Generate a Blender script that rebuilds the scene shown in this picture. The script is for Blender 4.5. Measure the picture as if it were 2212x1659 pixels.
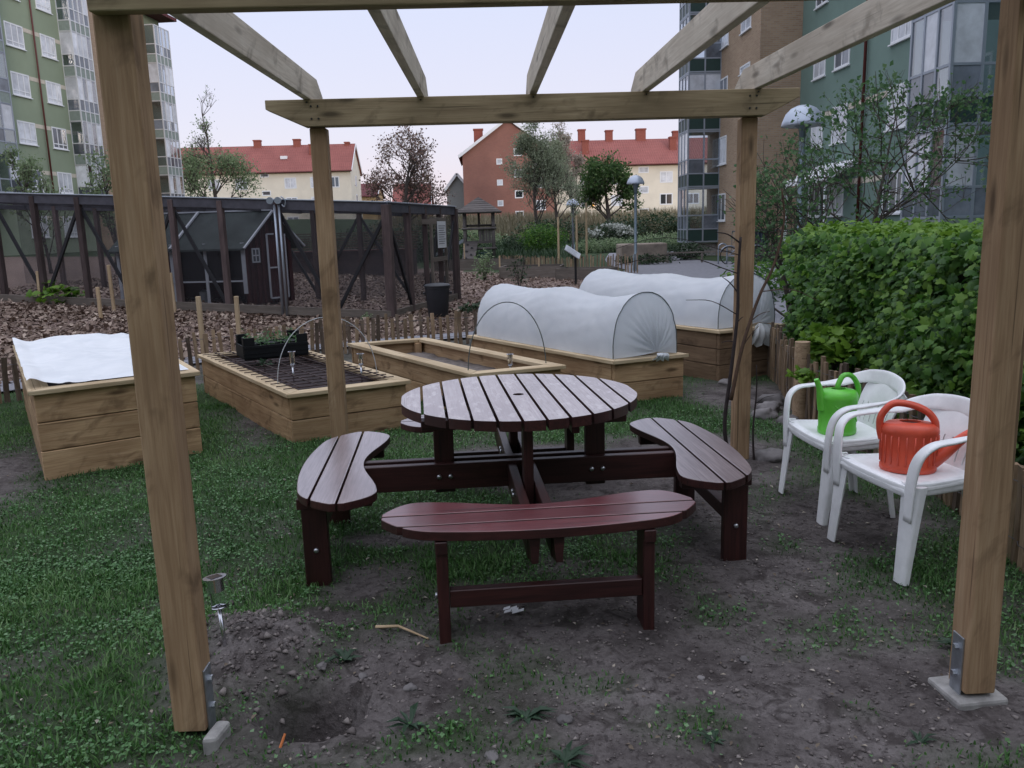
import bpy, bmesh, math, random
import numpy as np
from mathutils import Vector, Matrix
for o in list(bpy.data.objects): bpy.data.objects.remove(o)
S = bpy.context.scene
COL = S.collection
R = math.radians
rng = np.random.default_rng(7)
rnd = random.Random(11)

# ------------------------------------------------------------------ camera
def cam_basis(yaw, pitch, roll):
    f = Vector((math.sin(yaw)*math.cos(pitch), math.cos(yaw)*math.cos(pitch), -math.sin(pitch)))
    r = Vector((math.cos(yaw), -math.sin(yaw), 0)); u = r.cross(f)
    c, s = math.cos(roll), math.sin(roll)
    return f, c*r + s*u, -s*r + c*u
cam = bpy.data.cameras.new('camera'); cam_o = bpy.data.objects.new('camera', cam); COL.objects.link(cam_o)
F_, R_, U_ = cam_basis(0.0277, 0.1856, -0.0283)
cam_o.matrix_world = Matrix(((R_.x, U_.x, -F_.x, 0), (R_.y, U_.y, -F_.y, 0), (R_.z, U_.z, -F_.z, 1.5), (0, 0, 0, 1)))
cam.sensor_fit = 'HORIZONTAL'; cam.sensor_width = 36; cam.lens = 36*1770.6/2212
cam.clip_start = 0.05; cam.clip_end = 3000
S.camera = cam_o

# ------------------------------------------------------------------ sky and light (clear dusk, sun just gone)
W = bpy.data.worlds.new('World'); S.world = W; W.use_nodes = True
nt = W.node_tree; nt.nodes.clear()
SUN_EL, SUN_AZ = R(7.0), R(158)          # last glow low behind the camera; an added unseen block keeps it off the garden
sky = nt.nodes.new('ShaderNodeTexSky'); sky.sky_type = 'NISHITA'; sky.sun_disc = False
sky.sun_elevation = SUN_EL; sky.sun_rotation = SUN_AZ; sky.altitude = 50
sky.air_density = 1.0; sky.dust_density = 0.6; sky.ozone_density = 2.5
geo = nt.nodes.new('ShaderNodeTexCoord')
sep = nt.nodes.new('ShaderNodeSeparateXYZ'); nt.links.new(geo.outputs['Generated'], sep.inputs[0])
mr = nt.nodes.new('ShaderNodeMapRange'); mr.inputs[1].default_value = 0.0; mr.inputs[2].default_value = 1.0
nt.links.new(sep.outputs['Z'], mr.inputs[0])
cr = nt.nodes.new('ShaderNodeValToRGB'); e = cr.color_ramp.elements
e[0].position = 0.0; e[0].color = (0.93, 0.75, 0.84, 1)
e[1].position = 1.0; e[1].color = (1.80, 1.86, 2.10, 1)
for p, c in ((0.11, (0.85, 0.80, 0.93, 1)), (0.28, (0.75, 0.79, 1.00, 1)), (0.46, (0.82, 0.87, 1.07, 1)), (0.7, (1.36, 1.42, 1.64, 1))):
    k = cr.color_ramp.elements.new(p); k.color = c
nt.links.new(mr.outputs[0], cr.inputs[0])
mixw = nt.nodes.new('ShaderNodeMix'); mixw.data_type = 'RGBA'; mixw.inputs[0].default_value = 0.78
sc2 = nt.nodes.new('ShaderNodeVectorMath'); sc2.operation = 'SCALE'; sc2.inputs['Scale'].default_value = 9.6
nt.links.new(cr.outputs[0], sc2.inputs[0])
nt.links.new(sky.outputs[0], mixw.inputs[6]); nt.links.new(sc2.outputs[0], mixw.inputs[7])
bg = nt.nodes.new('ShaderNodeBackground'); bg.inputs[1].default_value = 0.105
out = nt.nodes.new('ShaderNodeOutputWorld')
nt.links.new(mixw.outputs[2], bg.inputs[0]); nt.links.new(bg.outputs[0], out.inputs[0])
sl = bpy.data.lights.new('sun', 'SUN'); sl.energy = 1.0; sl.angle = R(14); sl.color = (1.0, 0.87, 0.78)
sun_o = bpy.data.objects.new('sun', sl); COL.objects.link(sun_o)
sun_dir = Vector((math.sin(SUN_AZ)*math.cos(SUN_EL), math.cos(SUN_AZ)*math.cos(SUN_EL), math.sin(SUN_EL)))
sun_o.rotation_euler = sun_dir.to_track_quat('Z', 'Y').to_euler()
S.view_settings.view_transform = 'Standard'; S.view_settings.look = 'None'
S.view_settings.exposure = 0.20; S.view_settings.gamma = 1.0; S.view_settings.use_curve_mapping = False

# ------------------------------------------------------------------ object helpers
WM = {}
def tag(o, label=None, cat=None, group=None, kind=None):
    if label: o['label'] = label
    if cat: o['category'] = cat
    if group: o['group'] = group
    if kind: o['kind'] = kind
    return o
def put(o, M=None, parent=None):
    """place o with world matrix M, as a child of parent"""
    M = Matrix.Identity(4) if M is None else M
    COL.objects.link(o)
    o.matrix_basis = M
    if parent is not None:
        o.parent = parent; o.matrix_parent_inverse = WM[parent.name].inverted()
    WM[o.name] = M.copy()
    return o
def thing(name, label, cat, loc=(0, 0, 0), rotz=0.0, group=None, kind=None):
    o = bpy.data.objects.new(name, None); o.empty_display_size = 0.1
    put(o, Matrix.Translation(loc) @ Matrix.Rotation(rotz, 4, 'Z'))
    return tag(o, label, cat, group, kind)
def copy_tree(src, M, **kw):
    """copy of a thing and its parts, moved so that the root's matrix is M"""
    def rec(o, parent):
        c = o.copy(); COL.objects.link(c)
        if parent is not None:
            c.parent = parent; c.matrix_parent_inverse = o.matrix_parent_inverse.copy()
        for ch in list(o.children): rec(ch, c)
        return c
    c = rec(src, None); c.matrix_basis = M; WM[c.name] = M.copy()
    tag(c, **kw); return c

class MB:
    def __init__(s): s.v = []; s.f = []; s.mi = []
    def add(s, vs, fs, mi=0):
        n = len(s.v); s.v += [tuple(p) for p in vs]; s.f += [tuple(i+n for i in f) for f in fs]; s.mi += [mi]*len(fs)
        return s
    def box(s, lo, hi, mi=0):
        x0, y0, z0 = lo; x1, y1, z1 = hi
        return s.add([(x0,y0,z0),(x1,y0,z0),(x1,y1,z0),(x0,y1,z0),(x0,y0,z1),(x1,y0,z1),(x1,y1,z1),(x0,y1,z1)],
                     [(0,3,2,1),(4,5,6,7),(0,1,5,4),(1,2,6,5),(2,3,7,6),(3,0,4,7)], mi)
    def obox(s, A, B, w, t, up=(0,0,1), mi=0):
        """bar from A to B, w wide (across), t thick (along up)"""
        A, B = Vector(A), Vector(B); d = (B-A).normalized(); up = Vector(up)
        side = d.cross(up)
        if side.length < 1e-4: side = d.cross(Vector((1,0,0)))
        side.normalize(); u = side.cross(d)
        a, b = side*(w/2), u*(t/2)
        vs = [A-a-b, A+a-b, A+a+b, A-a+b, B-a-b, B+a-b, B+a+b, B-a+b]
        return s.add(vs, [(0,3,2,1),(4,5,6,7),(0,1,5,4),(1,2,6,5),(2,3,7,6),(3,0,4,7)], mi)
    def tube(s, pts, r, n=8, cap=True, mi=0, sx=1.0):
        pts = [Vector(p) for p in pts]; m = len(pts)
        rr = r if hasattr(r, '__len__') else [r]*m
        vs = []; ref = None
        for i, p in enumerate(pts):
            d = (pts[min(i+1, m-1)]-pts[max(i-1, 0)]).normalized()
            if ref is None: ref = Vector((0,0,1)) if abs(d.z) < .9 else Vector((1,0,0))
            a = d.cross(ref); 
            if a.length < 1e-5: a = d.cross(Vector((0,1,0)))
            a.normalize(); b = a.cross(d); ref = b
            for k in range(n):
                t = 2*math.pi*k/n
                vs.append(p + a*(math.cos(t)*rr[i]*sx) + b*(math.sin(t)*rr[i]))
        fs = [(i*n+k, i*n+(k+1) % n, (i+1)*n+(k+1) % n, (i+1)*n+k) for i in range(m-1) for k in range(n)]
        if cap: fs += [tuple(range(n-1, -1, -1)), tuple((m-1)*n+k for k in range(n))]
        return s.add(vs, fs, mi)
    def lathe(s, prof, n=24, c=(0,0,0), sx=1, sy=1, mi=0, cap=True):
        vs = []
        for r, z in prof:
            for k in range(n):
                t = 2*math.pi*k/n
                vs.append((c[0]+r*sx*math.cos(t), c[1]+r*sy*math.sin(t), c[2]+z))
        m = len(prof)
        fs = [(i*n+k, i*n+(k+1) % n, (i+1)*n+(k+1) % n, (i+1)*n+k) for i in range(m-1) for k in range(n)]
        if cap: fs += [tuple(range(n-1, -1, -1)), tuple((m-1)*n+k for k in range(n))]
        return s.add(vs, fs, mi)
    def prism(s, poly, z0, z1, mi=0):
        n = len(poly)
        vs = [(x, y, z0) for x, y in poly]+[(x, y, z1) for x, y in poly]
        fs = [tuple(range(n-1, -1, -1)), tuple(range(n, 2*n))]+[(i, (i+1) % n, n+(i+1) % n, n+i) for i in range(n)]
        return s.add(vs, fs, mi)
    def strip(s, us, lo, hi, z0, z1, T=lambda u, v: (u, v)):
        """slab between curves lo(u) and hi(u)"""
        n = len(us); vs = []
        for u, a, b in zip(us, lo, hi):
            for v in (a, b):
                x, y = T(u, v); vs += [(x, y, z0), (x, y, z1)]
        fs = []
        for i in range(n-1):
            a, b = i*4, (i+1)*4   # a0 lo-bottom, a1 lo-top, a2 hi-bottom, a3 hi-top
            fs += [(a+1, b+1, b+3, a+3), (a, a+2, b+2, b), (a, b, b+1, a+1), (a+2, a+3, b+3, b+2)]
        fs += [(0, 1, 3, 2), ((n-1)*4, (n-1)*4+2, (n-1)*4+3, (n-1)*4+1)]
        s.add(vs, fs, 1)
        for i in range(n-1): s.mi[len(s.mi)-len(fs)+i*4] = 0      # the top face takes the first material
        return s
    def mesh(s, name, mats, smooth=False):
        me = bpy.data.meshes.new(name); me.from_pydata(s.v, [], s.f)
        for m in (mats if isinstance(mats, (list, tuple)) else [mats]): me.materials.append(m)
        if any(s.mi): me.polygons.foreach_set('material_index', s.mi)
        bm = bmesh.new(); bm.from_mesh(me); bmesh.ops.recalc_face_normals(bm, faces=bm.faces); bm.to_mesh(me); bm.free()
        if smooth: me.polygons.foreach_set('use_smooth', [True]*len(me.polygons))
        me.update(); return me
    def build(s, name, mats, parent=None, smooth=False, M=None, bevel=0, sharp=None):
        o = bpy.data.objects.new(name, s.mesh(name, mats, smooth)); put(o, M, parent)
        if bevel:
            b = o.modifiers.new('bevel', 'BEVEL'); b.width = bevel; b.segments = 2; b.limit_method = 'ANGLE'; b.angle_limit = R(40)
        if smooth and sharp:
            o.data.set_sharp_from_angle(angle=R(sharp))
        return o

PLK = {}
def cbox_mesh(L, w, t, c, mat):
    """chamfered bar along local X, centred"""
    key = (round(L, 3), round(w, 3), round(t, 3), c, mat.name)
    if key in PLK: return PLK[key]
    bm = bmesh.new(); bmesh.ops.create_cube(bm, size=1)
    bmesh.ops.scale(bm, vec=(L, w, t), verts=bm.verts)
    if c > 0: bmesh.ops.bevel(bm, geom=list(bm.edges), offset=c, segments=1, affect='EDGES')
    me = bpy.data.meshes.new('bar'); bm.to_mesh(me); bm.free(); me.materials.append(mat)
    PLK[key] = me; return me
def bar(name, A, B, w, t, mat, parent=None, up=(0,0,1), c=0.003):
    """a straight timber from A to B: w across, t along 'up'"""
    A, B = Vector(A), Vector(B); d = B-A; L = d.length; x = d.normalized(); up = Vector(up)
    y = up.cross(x)
    if y.length < 1e-4: y = Vector((0,1,0)).cross(x)
    if y.length < 1e-4: y = Vector((1,0,0)).cross(x)
    y.normalize(); z = x.cross(y); m = (A+B)/2
    M = Matrix(((x.x,y.x,z.x,m.x),(x.y,y.y,z.y,m.y),(x.z,y.z,z.z,m.z),(0,0,0,1)))
    o = bpy.data.objects.new(name, cbox_mesh(L, w, t, c, mat)); return put(o, M, parent)

def np_mesh(name, V, Fc, mat, rn=None, smooth=False, uvw=None):
    V = np.asarray(V, np.float32); Fc = np.asarray(Fc, np.int32)
    me = bpy.data.meshes.new(name); k = Fc.shape[1]
    me.vertices.add(len(V)); me.vertices.foreach_set('co', V.ravel())
    me.loops.add(Fc.size); me.loops.foreach_set('vertex_index', Fc.ravel())
    me.polygons.add(len(Fc)); me.polygons.foreach_set('loop_start', np.arange(0, Fc.size, k, dtype=np.int32))
    me.polygons.foreach_set('loop_total', np.full(len(Fc), k, np.int32))
    if smooth: me.polygons.foreach_set('use_smooth', np.ones(len(Fc), bool))
    if rn is not None:
        at = me.attributes.new('rnd', 'FLOAT', 'POINT'); at.data.foreach_set('value', np.asarray(rn, np.float32))
    me.materials.append(mat); me.update(calc_edges=True); me.validate()
    return me
def rand_rot(n, tilt=None):
    """n random orthonormal frames (a,b,c); tilt limits how far c leans from +z"""
    if tilt is None:
        c = rng.normal(size=(n, 3)); c /= np.linalg.norm(c, axis=1)[:, None]
    else:
        th = np.abs(rng.normal(0, tilt, n)); ph = rng.uniform(0, 2*np.pi, n)
        c = np.stack([np.sin(th)*np.cos(ph), np.sin(th)*np.sin(ph), np.cos(th)], 1)
    h = rng.normal(size=(n, 3)); a = np.cross(h, c); a /= np.linalg.norm(a, axis=1)[:, None]
    return a, np.cross(c, a), c
def leaves(name, P, size, mat, parent=None, tilt=None, aspect=.6, var=.4, lobed=False, normals=None):
    """folded leaf blades at points P"""
    P = np.asarray(P); n = len(P)
    if normals is not None:
        c = normals+rng.normal(0, .45, (n, 3)); c /= np.linalg.norm(c, axis=1)[:, None]
        h = rng.normal(size=(n, 3)); a = np.cross(h, c); a /= np.linalg.norm(a, axis=1)[:, None]; b = np.cross(c, a)
    else: a, b, c = rand_rot(n, tilt)
    s = size*(1+rng.uniform(-var, var, n)); s = s[:, None]
    if lobed:   # seven-point maple/hazel like leaf as a fan
        pts = [(0, 0), (.30, -.05), (.52, .22), (.36, .42), (.42, .70), (.16, .72), (0, 1.05), (-.16, .72), (-.42, .70), (-.36, .42), (-.52, .22), (-.30, -.05)]
        V = np.concatenate([(P+a*(s*u)+b*(s*v)-c*(s*(.35*abs(u)+.12*v*v)))[:, None] for u, v in pts+[(0, .4)]], 1)
        m = len(pts)+1; base = np.arange(n)[:, None]*m
        F = np.concatenate([np.stack([base[:, 0]+m-1, base[:, 0]+i, base[:, 0]+(i+1) % (m-1)], 1) for i in range(m-1)], 0)
    else:
        q = [(0, 0, 0), (.5*aspect, .45, .12), (0, 1, -.08), (-.5*aspect, .45, .12)]
        V = np.concatenate([(P+a*(s*u)+b*(s*v)+c*(s*w))[:, None] for u, v, w in q], 1); m = 4
        base = np.arange(n)*4
        F = np.concatenate([np.stack([base, base+1, base+2], 1), np.stack([base, base+2, base+3], 1)], 0)
    rn = np.repeat(rng.uniform(0, 1, n), m)
    o = bpy.data.objects.new(name, np_mesh(name, V.reshape(-1, 3), F, mat, rn)); return put(o, None, parent)
def smooth01(t): t = np.clip(t, 0, 1); return t*t*(3-2*t)
def vnoise(x, y, s, seed=0):
    """cheap smooth value noise"""
    x = np.asarray(x, float)*s; y = np.asarray(y, float)*s
    xi = np.floor(x).astype(np.int64); yi = np.floor(y).astype(np.int64); xf = x-xi; yf = y-yi
    def h(i, j):
        k = (i*374761393+j*668265263+seed*982451653) & 0xffffffff
        k = ((k ^ (k >> 13))*1274126177) & 0xffffffff
        return ((k ^ (k >> 16)) & 0xffff)/65535.0
    u = xf*xf*(3-2*xf); v = yf*yf*(3-2*yf)
    return (h(xi, yi)*(1-u)+h(xi+1, yi)*u)*(1-v)+(h(xi, yi+1)*(1-u)+h(xi+1, yi+1)*u)*v
def fbm(x, y, s, seed=0, o=3): return sum(vnoise(x, y, s*2**i, seed+i)*.5**i for i in range(o))/(2-.5**(o-1))
def crom(P, n=8):
    P = [Vector(p) for p in P]; Q = [P[0]*2-P[1]]+P+[P[-1]*2-P[-2]]; o = []
    for i in range(1, len(Q)-2):
        for k in range(n):
            t = k/n
            o.append(.5*((2*Q[i])+(Q[i+1]-Q[i-1])*t+(2*Q[i-1]-5*Q[i]+4*Q[i+1]-Q[i+2])*t*t+(3*Q[i]-Q[i-1]-3*Q[i+1]+Q[i+2])*t**3))
    return o+[P[-1]]
# ------------------------------------------------------------------ materials
def newmat(name):
    m = bpy.data.materials.new(name); m.use_nodes = True; t = m.node_tree
    return m, t, t.nodes['Principled BSDF'], t.nodes['Material Output']
def N(t, typ, **kw):
    n = t.nodes.new(typ)
    for k, v in kw.items():
        if k.startswith('i_'): n.inputs[int(k[2:]) if k[2:].isdigit() else k[2:]].default_value = v
        else: setattr(n, k, v)
    return n
def ramp(t, fac, stops):
    r = t.nodes.new('ShaderNodeValToRGB'); el = r.color_ramp.elements
    while len(el) < len(stops): el.new(.5)
    for e_, (p, c) in zip(el, stops): e_.position = p; e_.color = (*c, 1) if len(c) == 3 else c
    t.links.new(fac, r.inputs[0]); return r.outputs[0]
def mixc(t, fac, a, b, typ='MIX'):
    m = N(t, 'ShaderNodeMix', data_type='RGBA', blend_type=typ)
    for s, v in ((m.inputs[0], fac), (m.inputs[6], a), (m.inputs[7], b)):
        if isinstance(v, (int, float)): s.default_value = v
        elif isinstance(v, tuple): s.default_value = (*v, 1) if len(v) == 3 else v
        else: t.links.new(v, s)
    return m.outputs[2]
def noise(t, vec, scale, detail=4, rough=.55, dist=0):
    n = N(t, 'ShaderNodeTexNoise'); n.inputs['Scale'].default_value = scale; n.inputs['Detail'].default_value = detail
    n.inputs['Roughness'].default_value = rough; n.inputs['Distortion'].default_value = dist
    if vec is not None: t.links.new(vec, n.inputs['Vector'])
    return n.outputs['Fac']
def objvec(t, scale=(1,1,1), rand=True):
    tc = N(t, 'ShaderNodeTexCoord'); oi = N(t, 'ShaderNodeObjectInfo')
    mp = N(t, 'ShaderNodeMapping'); mp.inputs['Scale'].default_value = scale
    if rand:
        m = N(t, 'ShaderNodeMath', operation='MULTIPLY', i_1=37.0); t.links.new(oi.outputs['Random'], m.inputs[0])
        a = N(t, 'ShaderNodeVectorMath', operation='ADD'); t.links.new(tc.outputs['Object'], a.inputs[0]); t.links.new(m.outputs[0], a.inputs[1])
        t.links.new(a.outputs[0], mp.inputs['Vector'])
    else: t.links.new(tc.outputs['Object'], mp.inputs['Vector'])
    return mp.outputs['Vector'], oi.outputs['Random']
def bump(t, bs, h, strength=.3, dist=.01):
    b = N(t, 'ShaderNodeBump'); b.inputs['Strength'].default_value = strength; b.inputs['Distance'].default_value = dist
    t.links.new(h, b.inputs['Height']); t.links.new(b.outputs[0], bs.inputs['Normal'])
def wood(name, dark, mid, light, rough=.7, knots=True, gscale=1.0, spec=.3, vary=.25, coat=0, patch=None):
    """sawn timber, grain along the object's own X"""
    m, t, bs, _ = newmat(name)
    v, rn = objvec(t, (1.6*gscale, 22*gscale, 22*gscale))
    g = noise(t, v, 2.0, 6, .6, .6)
    c = ramp(t, g, [(.28, dark), (.5, mid), (.72, light)])
    v2, _ = objvec(t, (5, 130, 130)); g2 = noise(t, v2, 1.0, 3, .6)
    c = mixc(t, .35, c, ramp(t, g2, [(.35, tuple(x*.45 for x in mid)), (.6, light)]), 'MULTIPLY') if False else mixc(t, .3, c, ramp(t, g2, [(.38, dark), (.62, light)]))
    v3, _ = objvec(t, (1.1, 2.6, 2.6)); g3 = noise(t, v3, 1.6, 3)
    c = mixc(t, ramp(t, g3, [(.42, (0,0,0)), (.68, (.7,.7,.7))]), c, dark)
    v6, _ = objvec(t, (.9, 60, 60)); g6 = noise(t, v6, 1.0, 2, .5)
    c = mixc(t, ramp(t, g6, [(.68, (0,0,0)), (.72, (.75,.75,.75))]), c, tuple(x*.45 for x in dark))
    if knots:
        v4, _ = objvec(t, (2.3, 9, 9)); vo = N(t, 'ShaderNodeTexVoronoi'); vo.inputs['Scale'].default_value = 1.0
        t.links.new(v4, vo.inputs['Vector'])
        c = mixc(t, ramp(t, vo.outputs['Distance'], [(.07, (.9,.9,.9)), (.20, (0,0,0))]), c, tuple(x*.40 for x in dark))
    if knots:   # slanting branch scars and stains across the face
        tc7 = N(t, 'ShaderNodeTexCoord'); oi7 = N(t, 'ShaderNodeObjectInfo'); r7 = N(t, 'ShaderNodeMapping'); r7.inputs['Rotation'].default_value = (0, .55, .55)
        a7 = N(t, 'ShaderNodeVectorMath', operation='ADD'); k7 = N(t, 'ShaderNodeMath', operation='MULTIPLY', i_1=19.0)
        t.links.new(oi7.outputs['Random'], k7.inputs[0]); t.links.new(tc7.outputs['Object'], r7.inputs['Vector']); t.links.new(r7.outputs[0], a7.inputs[0]); t.links.new(k7.outputs[0], a7.inputs[1])
        s7 = N(t, 'ShaderNodeMapping'); s7.inputs['Scale'].default_value = (3.0, 9, 9); t.links.new(a7.outputs[0], s7.inputs['Vector'])
        g7 = noise(t, s7.outputs[0], 1.0, 4, .55, .4)
        c = mixc(t, ramp(t, g7, [(.56, (0,0,0)), (.72, (.75,.75,.75))]), c, tuple(x*.62 for x in dark))
    if patch:
        v5, _ = objvec(t, (3, 9, 9)); g5 = noise(t, v5, 3.0, 6, .7)
        c = mixc(t, ramp(t, g5, [(.52, (0,0,0)), (.66, (.85,.85,.85))]), c, patch)
    hv = N(t, 'ShaderNodeHueSaturation'); mm = N(t, 'ShaderNodeMapRange'); mm.inputs[3].default_value = 1-vary; mm.inputs[4].default_value = 1+vary
    t.links.new(rn, mm.inputs[0]); t.links.new(mm.outputs[0], hv.inputs['Value']); t.links.new(c, hv.inputs['Color'])
    t.links.new(hv.outputs[0], bs.inputs['Base Color'])
    bs.inputs['Roughness'].default_value = rough; bs.inputs['Specular IOR Level'].default_value = spec
    if coat: bs.inputs['Coat Weight'].default_value = coat; bs.inputs['Coat Roughness'].default_value = .26; bs.inputs['Coat IOR'].default_value = 1.65
    bump(t, bs, g2, .25, .002)
    return m
def plain(name, col, rough=.5, metal=0, spec=.5, nz=0, nscale=6, bmp=0, col2=None, trans=0, rand=0):
    m, t, bs, _ = newmat(name); bs.inputs['Base Color'].default_value = (*col, 1)
    bs.inputs['Roughness'].default_value = rough; bs.inputs['Metallic'].default_value = metal; bs.inputs['Specular IOR Level'].default_value = spec
    if nz or col2 or rand:
        v, rn = objvec(t); g = noise(t, v, nscale, 6, .65)
        c = ramp(t, g, [(.35, tuple(x*(1-nz) for x in col)), (.65, col2 or tuple(min(1, x*(1+nz)) for x in col))])
        if rand:
            hv = N(t, 'ShaderNodeHueSaturation'); mm = N(t, 'ShaderNodeMapRange'); mm.inputs[3].default_value = 1-rand; mm.inputs[4].default_value = 1+rand
            t.links.new(rn, mm.inputs[0]); t.links.new(mm.outputs[0], hv.inputs['Value']); t.links.new(c, hv.inputs['Color']); c = hv.outputs[0]
        t.links.new(c, bs.inputs['Base Color'])
        if bmp: bump(t, bs, g, bmp, .01)
    return m
def leafmat(name, c1, c2, c3=None, trans=.3, rough=.5):
    m, t, bs, o = newmat(name)
    at = N(t, 'ShaderNodeAttribute', attribute_name='rnd')
    st = [(0, c1), (1, c2)] if c3 is None else [(0, c1), (.6, c2), (1, c3)]
    c = ramp(t, at.outputs['Fac'], st)
    t.links.new(c, bs.inputs['Base Color']); bs.inputs['Roughness'].default_value = rough; bs.inputs['Specular IOR Level'].default_value = .35
    tr = N(t, 'ShaderNodeBsdfTranslucent'); t.links.new(c, tr.inputs['Color'])
    mx = N(t, 'ShaderNodeMixShader'); mx.inputs[0].default_value = trans
    t.links.new(bs.outputs[0], mx.inputs[1]); t.links.new(tr.outputs[0], mx.inputs[2]); t.links.new(mx.outputs[0], o.inputs[0])
    return m
def brickmat(name, c1, c2, mortar, scale, bw=.25, bh=.075, axis='x'):
    m, t, bs, _ = newmat(name)
    tc = N(t, 'ShaderNodeTexCoord'); sp = N(t, 'ShaderNodeSeparateXYZ'); cb = N(t, 'ShaderNodeCombineXYZ')
    t.links.new(tc.outputs['Object'], sp.inputs[0])
    ad = N(t, 'ShaderNodeMath', operation='ADD'); t.links.new(sp.outputs['X'], ad.inputs[0]); t.links.new(sp.outputs['Y'], ad.inputs[1])
    t.links.new(ad.outputs[0], cb.inputs[0]); t.links.new(sp.outputs['Z'], cb.inputs[1])
    b = N(t, 'ShaderNodeTexBrick'); b.inputs['Scale'].default_value = scale; b.inputs['Brick Width'].default_value = bw; b.inputs['Row Height'].default_value = bh
    b.inputs['Mortar Size'].default_value = .012; b.inputs['Color1'].default_value = (*c1, 1); b.inputs['Color2'].default_value = (*c2, 1); b.inputs['Mortar'].default_value = (*mortar, 1)
    t.links.new(cb.outputs[0], b.inputs['Vector'])
    g = noise(t, tc.outputs['Object'], .6, 5); c = mixc(t, .35, b.outputs['Color'], ramp(t, g, [(.3, (.5,.5,.5)), (.7, (1,1,1))]), 'MULTIPLY')
    t.links.new(c, bs.inputs['Base Color']); bs.inputs['Roughness'].default_value = .9
    bump(t, bs, b.outputs['Fac'], -.3, .02)
    return m

M = {}
M['post'] = wood('treated_pine', (.235,.146,.082), (.395,.258,.148), (.505,.355,.218), .75, True, .8, vary=.12)
M['beamwood'] = wood('treated_pine_beam', (.215,.160,.092), (.365,.285,.170), (.465,.375,.235), .75, True, .8, vary=.10)
M['rafter'] = wood('grey_pine_rafter', (.42,.36,.29), (.62,.55,.46), (.72,.66,.57), .75, True, .8, vary=.08)
M['bedwood'] = wood('bed_pine', (.26,.155,.082), (.45,.290,.160), (.57,.400,.240), .8, True, .8, vary=.16)
M['cap'] = wood('bed_cap_pine', (.37,.27,.16), (.54,.42,.27), (.66,.54,.37), .8, False, .8, vary=.10)
M['bedold'] = wood('weathered_bed_wood', (.12,.075,.045), (.20,.13,.08), (.28,.19,.12), .85, True, .8, vary=.2)
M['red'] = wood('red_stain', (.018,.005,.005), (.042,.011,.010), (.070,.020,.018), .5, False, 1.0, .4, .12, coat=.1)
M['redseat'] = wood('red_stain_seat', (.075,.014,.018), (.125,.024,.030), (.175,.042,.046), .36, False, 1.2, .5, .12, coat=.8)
M['redseatwornsheen'] = wood('red_stain_seat_worn_sheen', (.125,.082,.088), (.215,.160,.168), (.32,.255,.26), .36, False, 1.2, .5, .12, coat=.95)  # greyer than the front seat: sky sheen put into the colour, besides wear
M['redtop'] = wood('worn_sheen_red_top', (.19,.125,.125), (.32,.245,.24), (.44,.37,.36), .36, False, 1.5, .6, .10, coat=1.0, patch=(.50,.43,.42))  # sky sheen put into the pale colour, along with real wear
M['bolt'] = plain('galvanised_bolt', (.62,.64,.68), .35, 1.0)
M['steel'] = plain('stainless', (.62,.62,.66), .22, 1.0)
M['galv'] = plain('galvanised_plate', (.42,.45,.50), .45, .9, nz=.2, nscale=20)
M['runpost'] = wood('dark_run_post', (.050,.036,.036), (.095,.068,.066), (.145,.108,.105), .9, False, .8, vary=.3)
M['runrail'] = plain('dark_rail', (.065,.064,.080), .7, nz=.3, nscale=4)
M['runbrace'] = plain('black_brace', (.010,.010,.014), .7, nz=.2)
M['zinc'] = plain('zinc_gutter', (.36,.40,.46), .4, .6)
M['board'] = wood('grey_board', (.10,.085,.075), (.16,.135,.115), (.22,.19,.165), .9, False, .8)
M['picket'] = wood('chestnut_picket', (.16,.105,.065), (.30,.21,.135), (.42,.31,.21), .85, False, .7, vary=.35)
M['picketold'] = wood('weathered_picket', (.085,.06,.045), (.155,.115,.085), (.24,.185,.145), .9, False, .7, vary=.4)
M['stake'] = wood('fresh_stake', (.38,.27,.16), (.52,.39,.25), (.62,.49,.34), .8, False, .7, vary=.12)
M['wire'] = plain('wire', (.12,.12,.13), .5, .8)
M['hoop'] = plain('hoop_pipe', (.09,.11,.11), .4)
M['hoopw'] = plain('white_hoop_pipe', (.5,.52,.55), .4)
M['rust'] = plain('rusty_rebar', (.045,.026,.024), .8, nz=.4, nscale=30)
M['soil'] = plain('dark_soil', (.036,.024,.026), .95, nz=.55, nscale=14, bmp=.6)
M['drysoil'] = plain('dry_soil', (.135,.115,.105), .95, nz=.35, nscale=16, bmp=.6)
M['crate'] = plain('black_plastic', (.006,.007,.009), .6, spec=.25)
M['bin'] = plain('bin_plastic', (.016,.018,.024), .5, nz=.15)
M['white'] = plain('white_plastic', (.84,.85,.87), .38, nz=.09, nscale=7)
M['green'] = plain('green_plastic', (.13,.54,.055), .34, nz=.12, nscale=9)
M['orange'] = plain('orange_plastic', (.66,.092,.048), .36, nz=.12, nscale=9)
M['inside'] = plain('opening_shade', (.010,.010,.010), .6)  # near-black colour standing in for shade inside slots and filler holes
M['concrete'] = plain('concrete', (.30,.29,.28), .9, nz=.3, nscale=12, bmp=.3)
M['stone'] = plain('field_stone', (.15,.138,.138), .9, nz=.35, nscale=5, bmp=.4, rand=.25)
M['bark'] = plain('bark', (.075,.062,.054), .95, nz=.4, nscale=12, bmp=.5)
M['twig'] = plain('rose_stem', (.030,.020,.020), .8, nz=.3, nscale=20)
M['twigb'] = plain('rose_stem_brown', (.085,.048,.030), .8, nz=.3, nscale=20)
M['lamp'] = plain('lamp_dome', (.42,.47,.56), .35, .3)
M['lamppole'] = plain('lamp_pole', (.20,.25,.29), .5, .5, nz=.15)
M['blackm'] = plain('black_metal', (.012,.012,.014), .5)
M['paper'] = plain('paper', (.62,.63,.66), .8)
M['signface'] = plain('sign_board', (.55,.57,.62), .4)
M['ink'] = plain('print_ink', (.06,.06,.07), .7)
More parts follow.
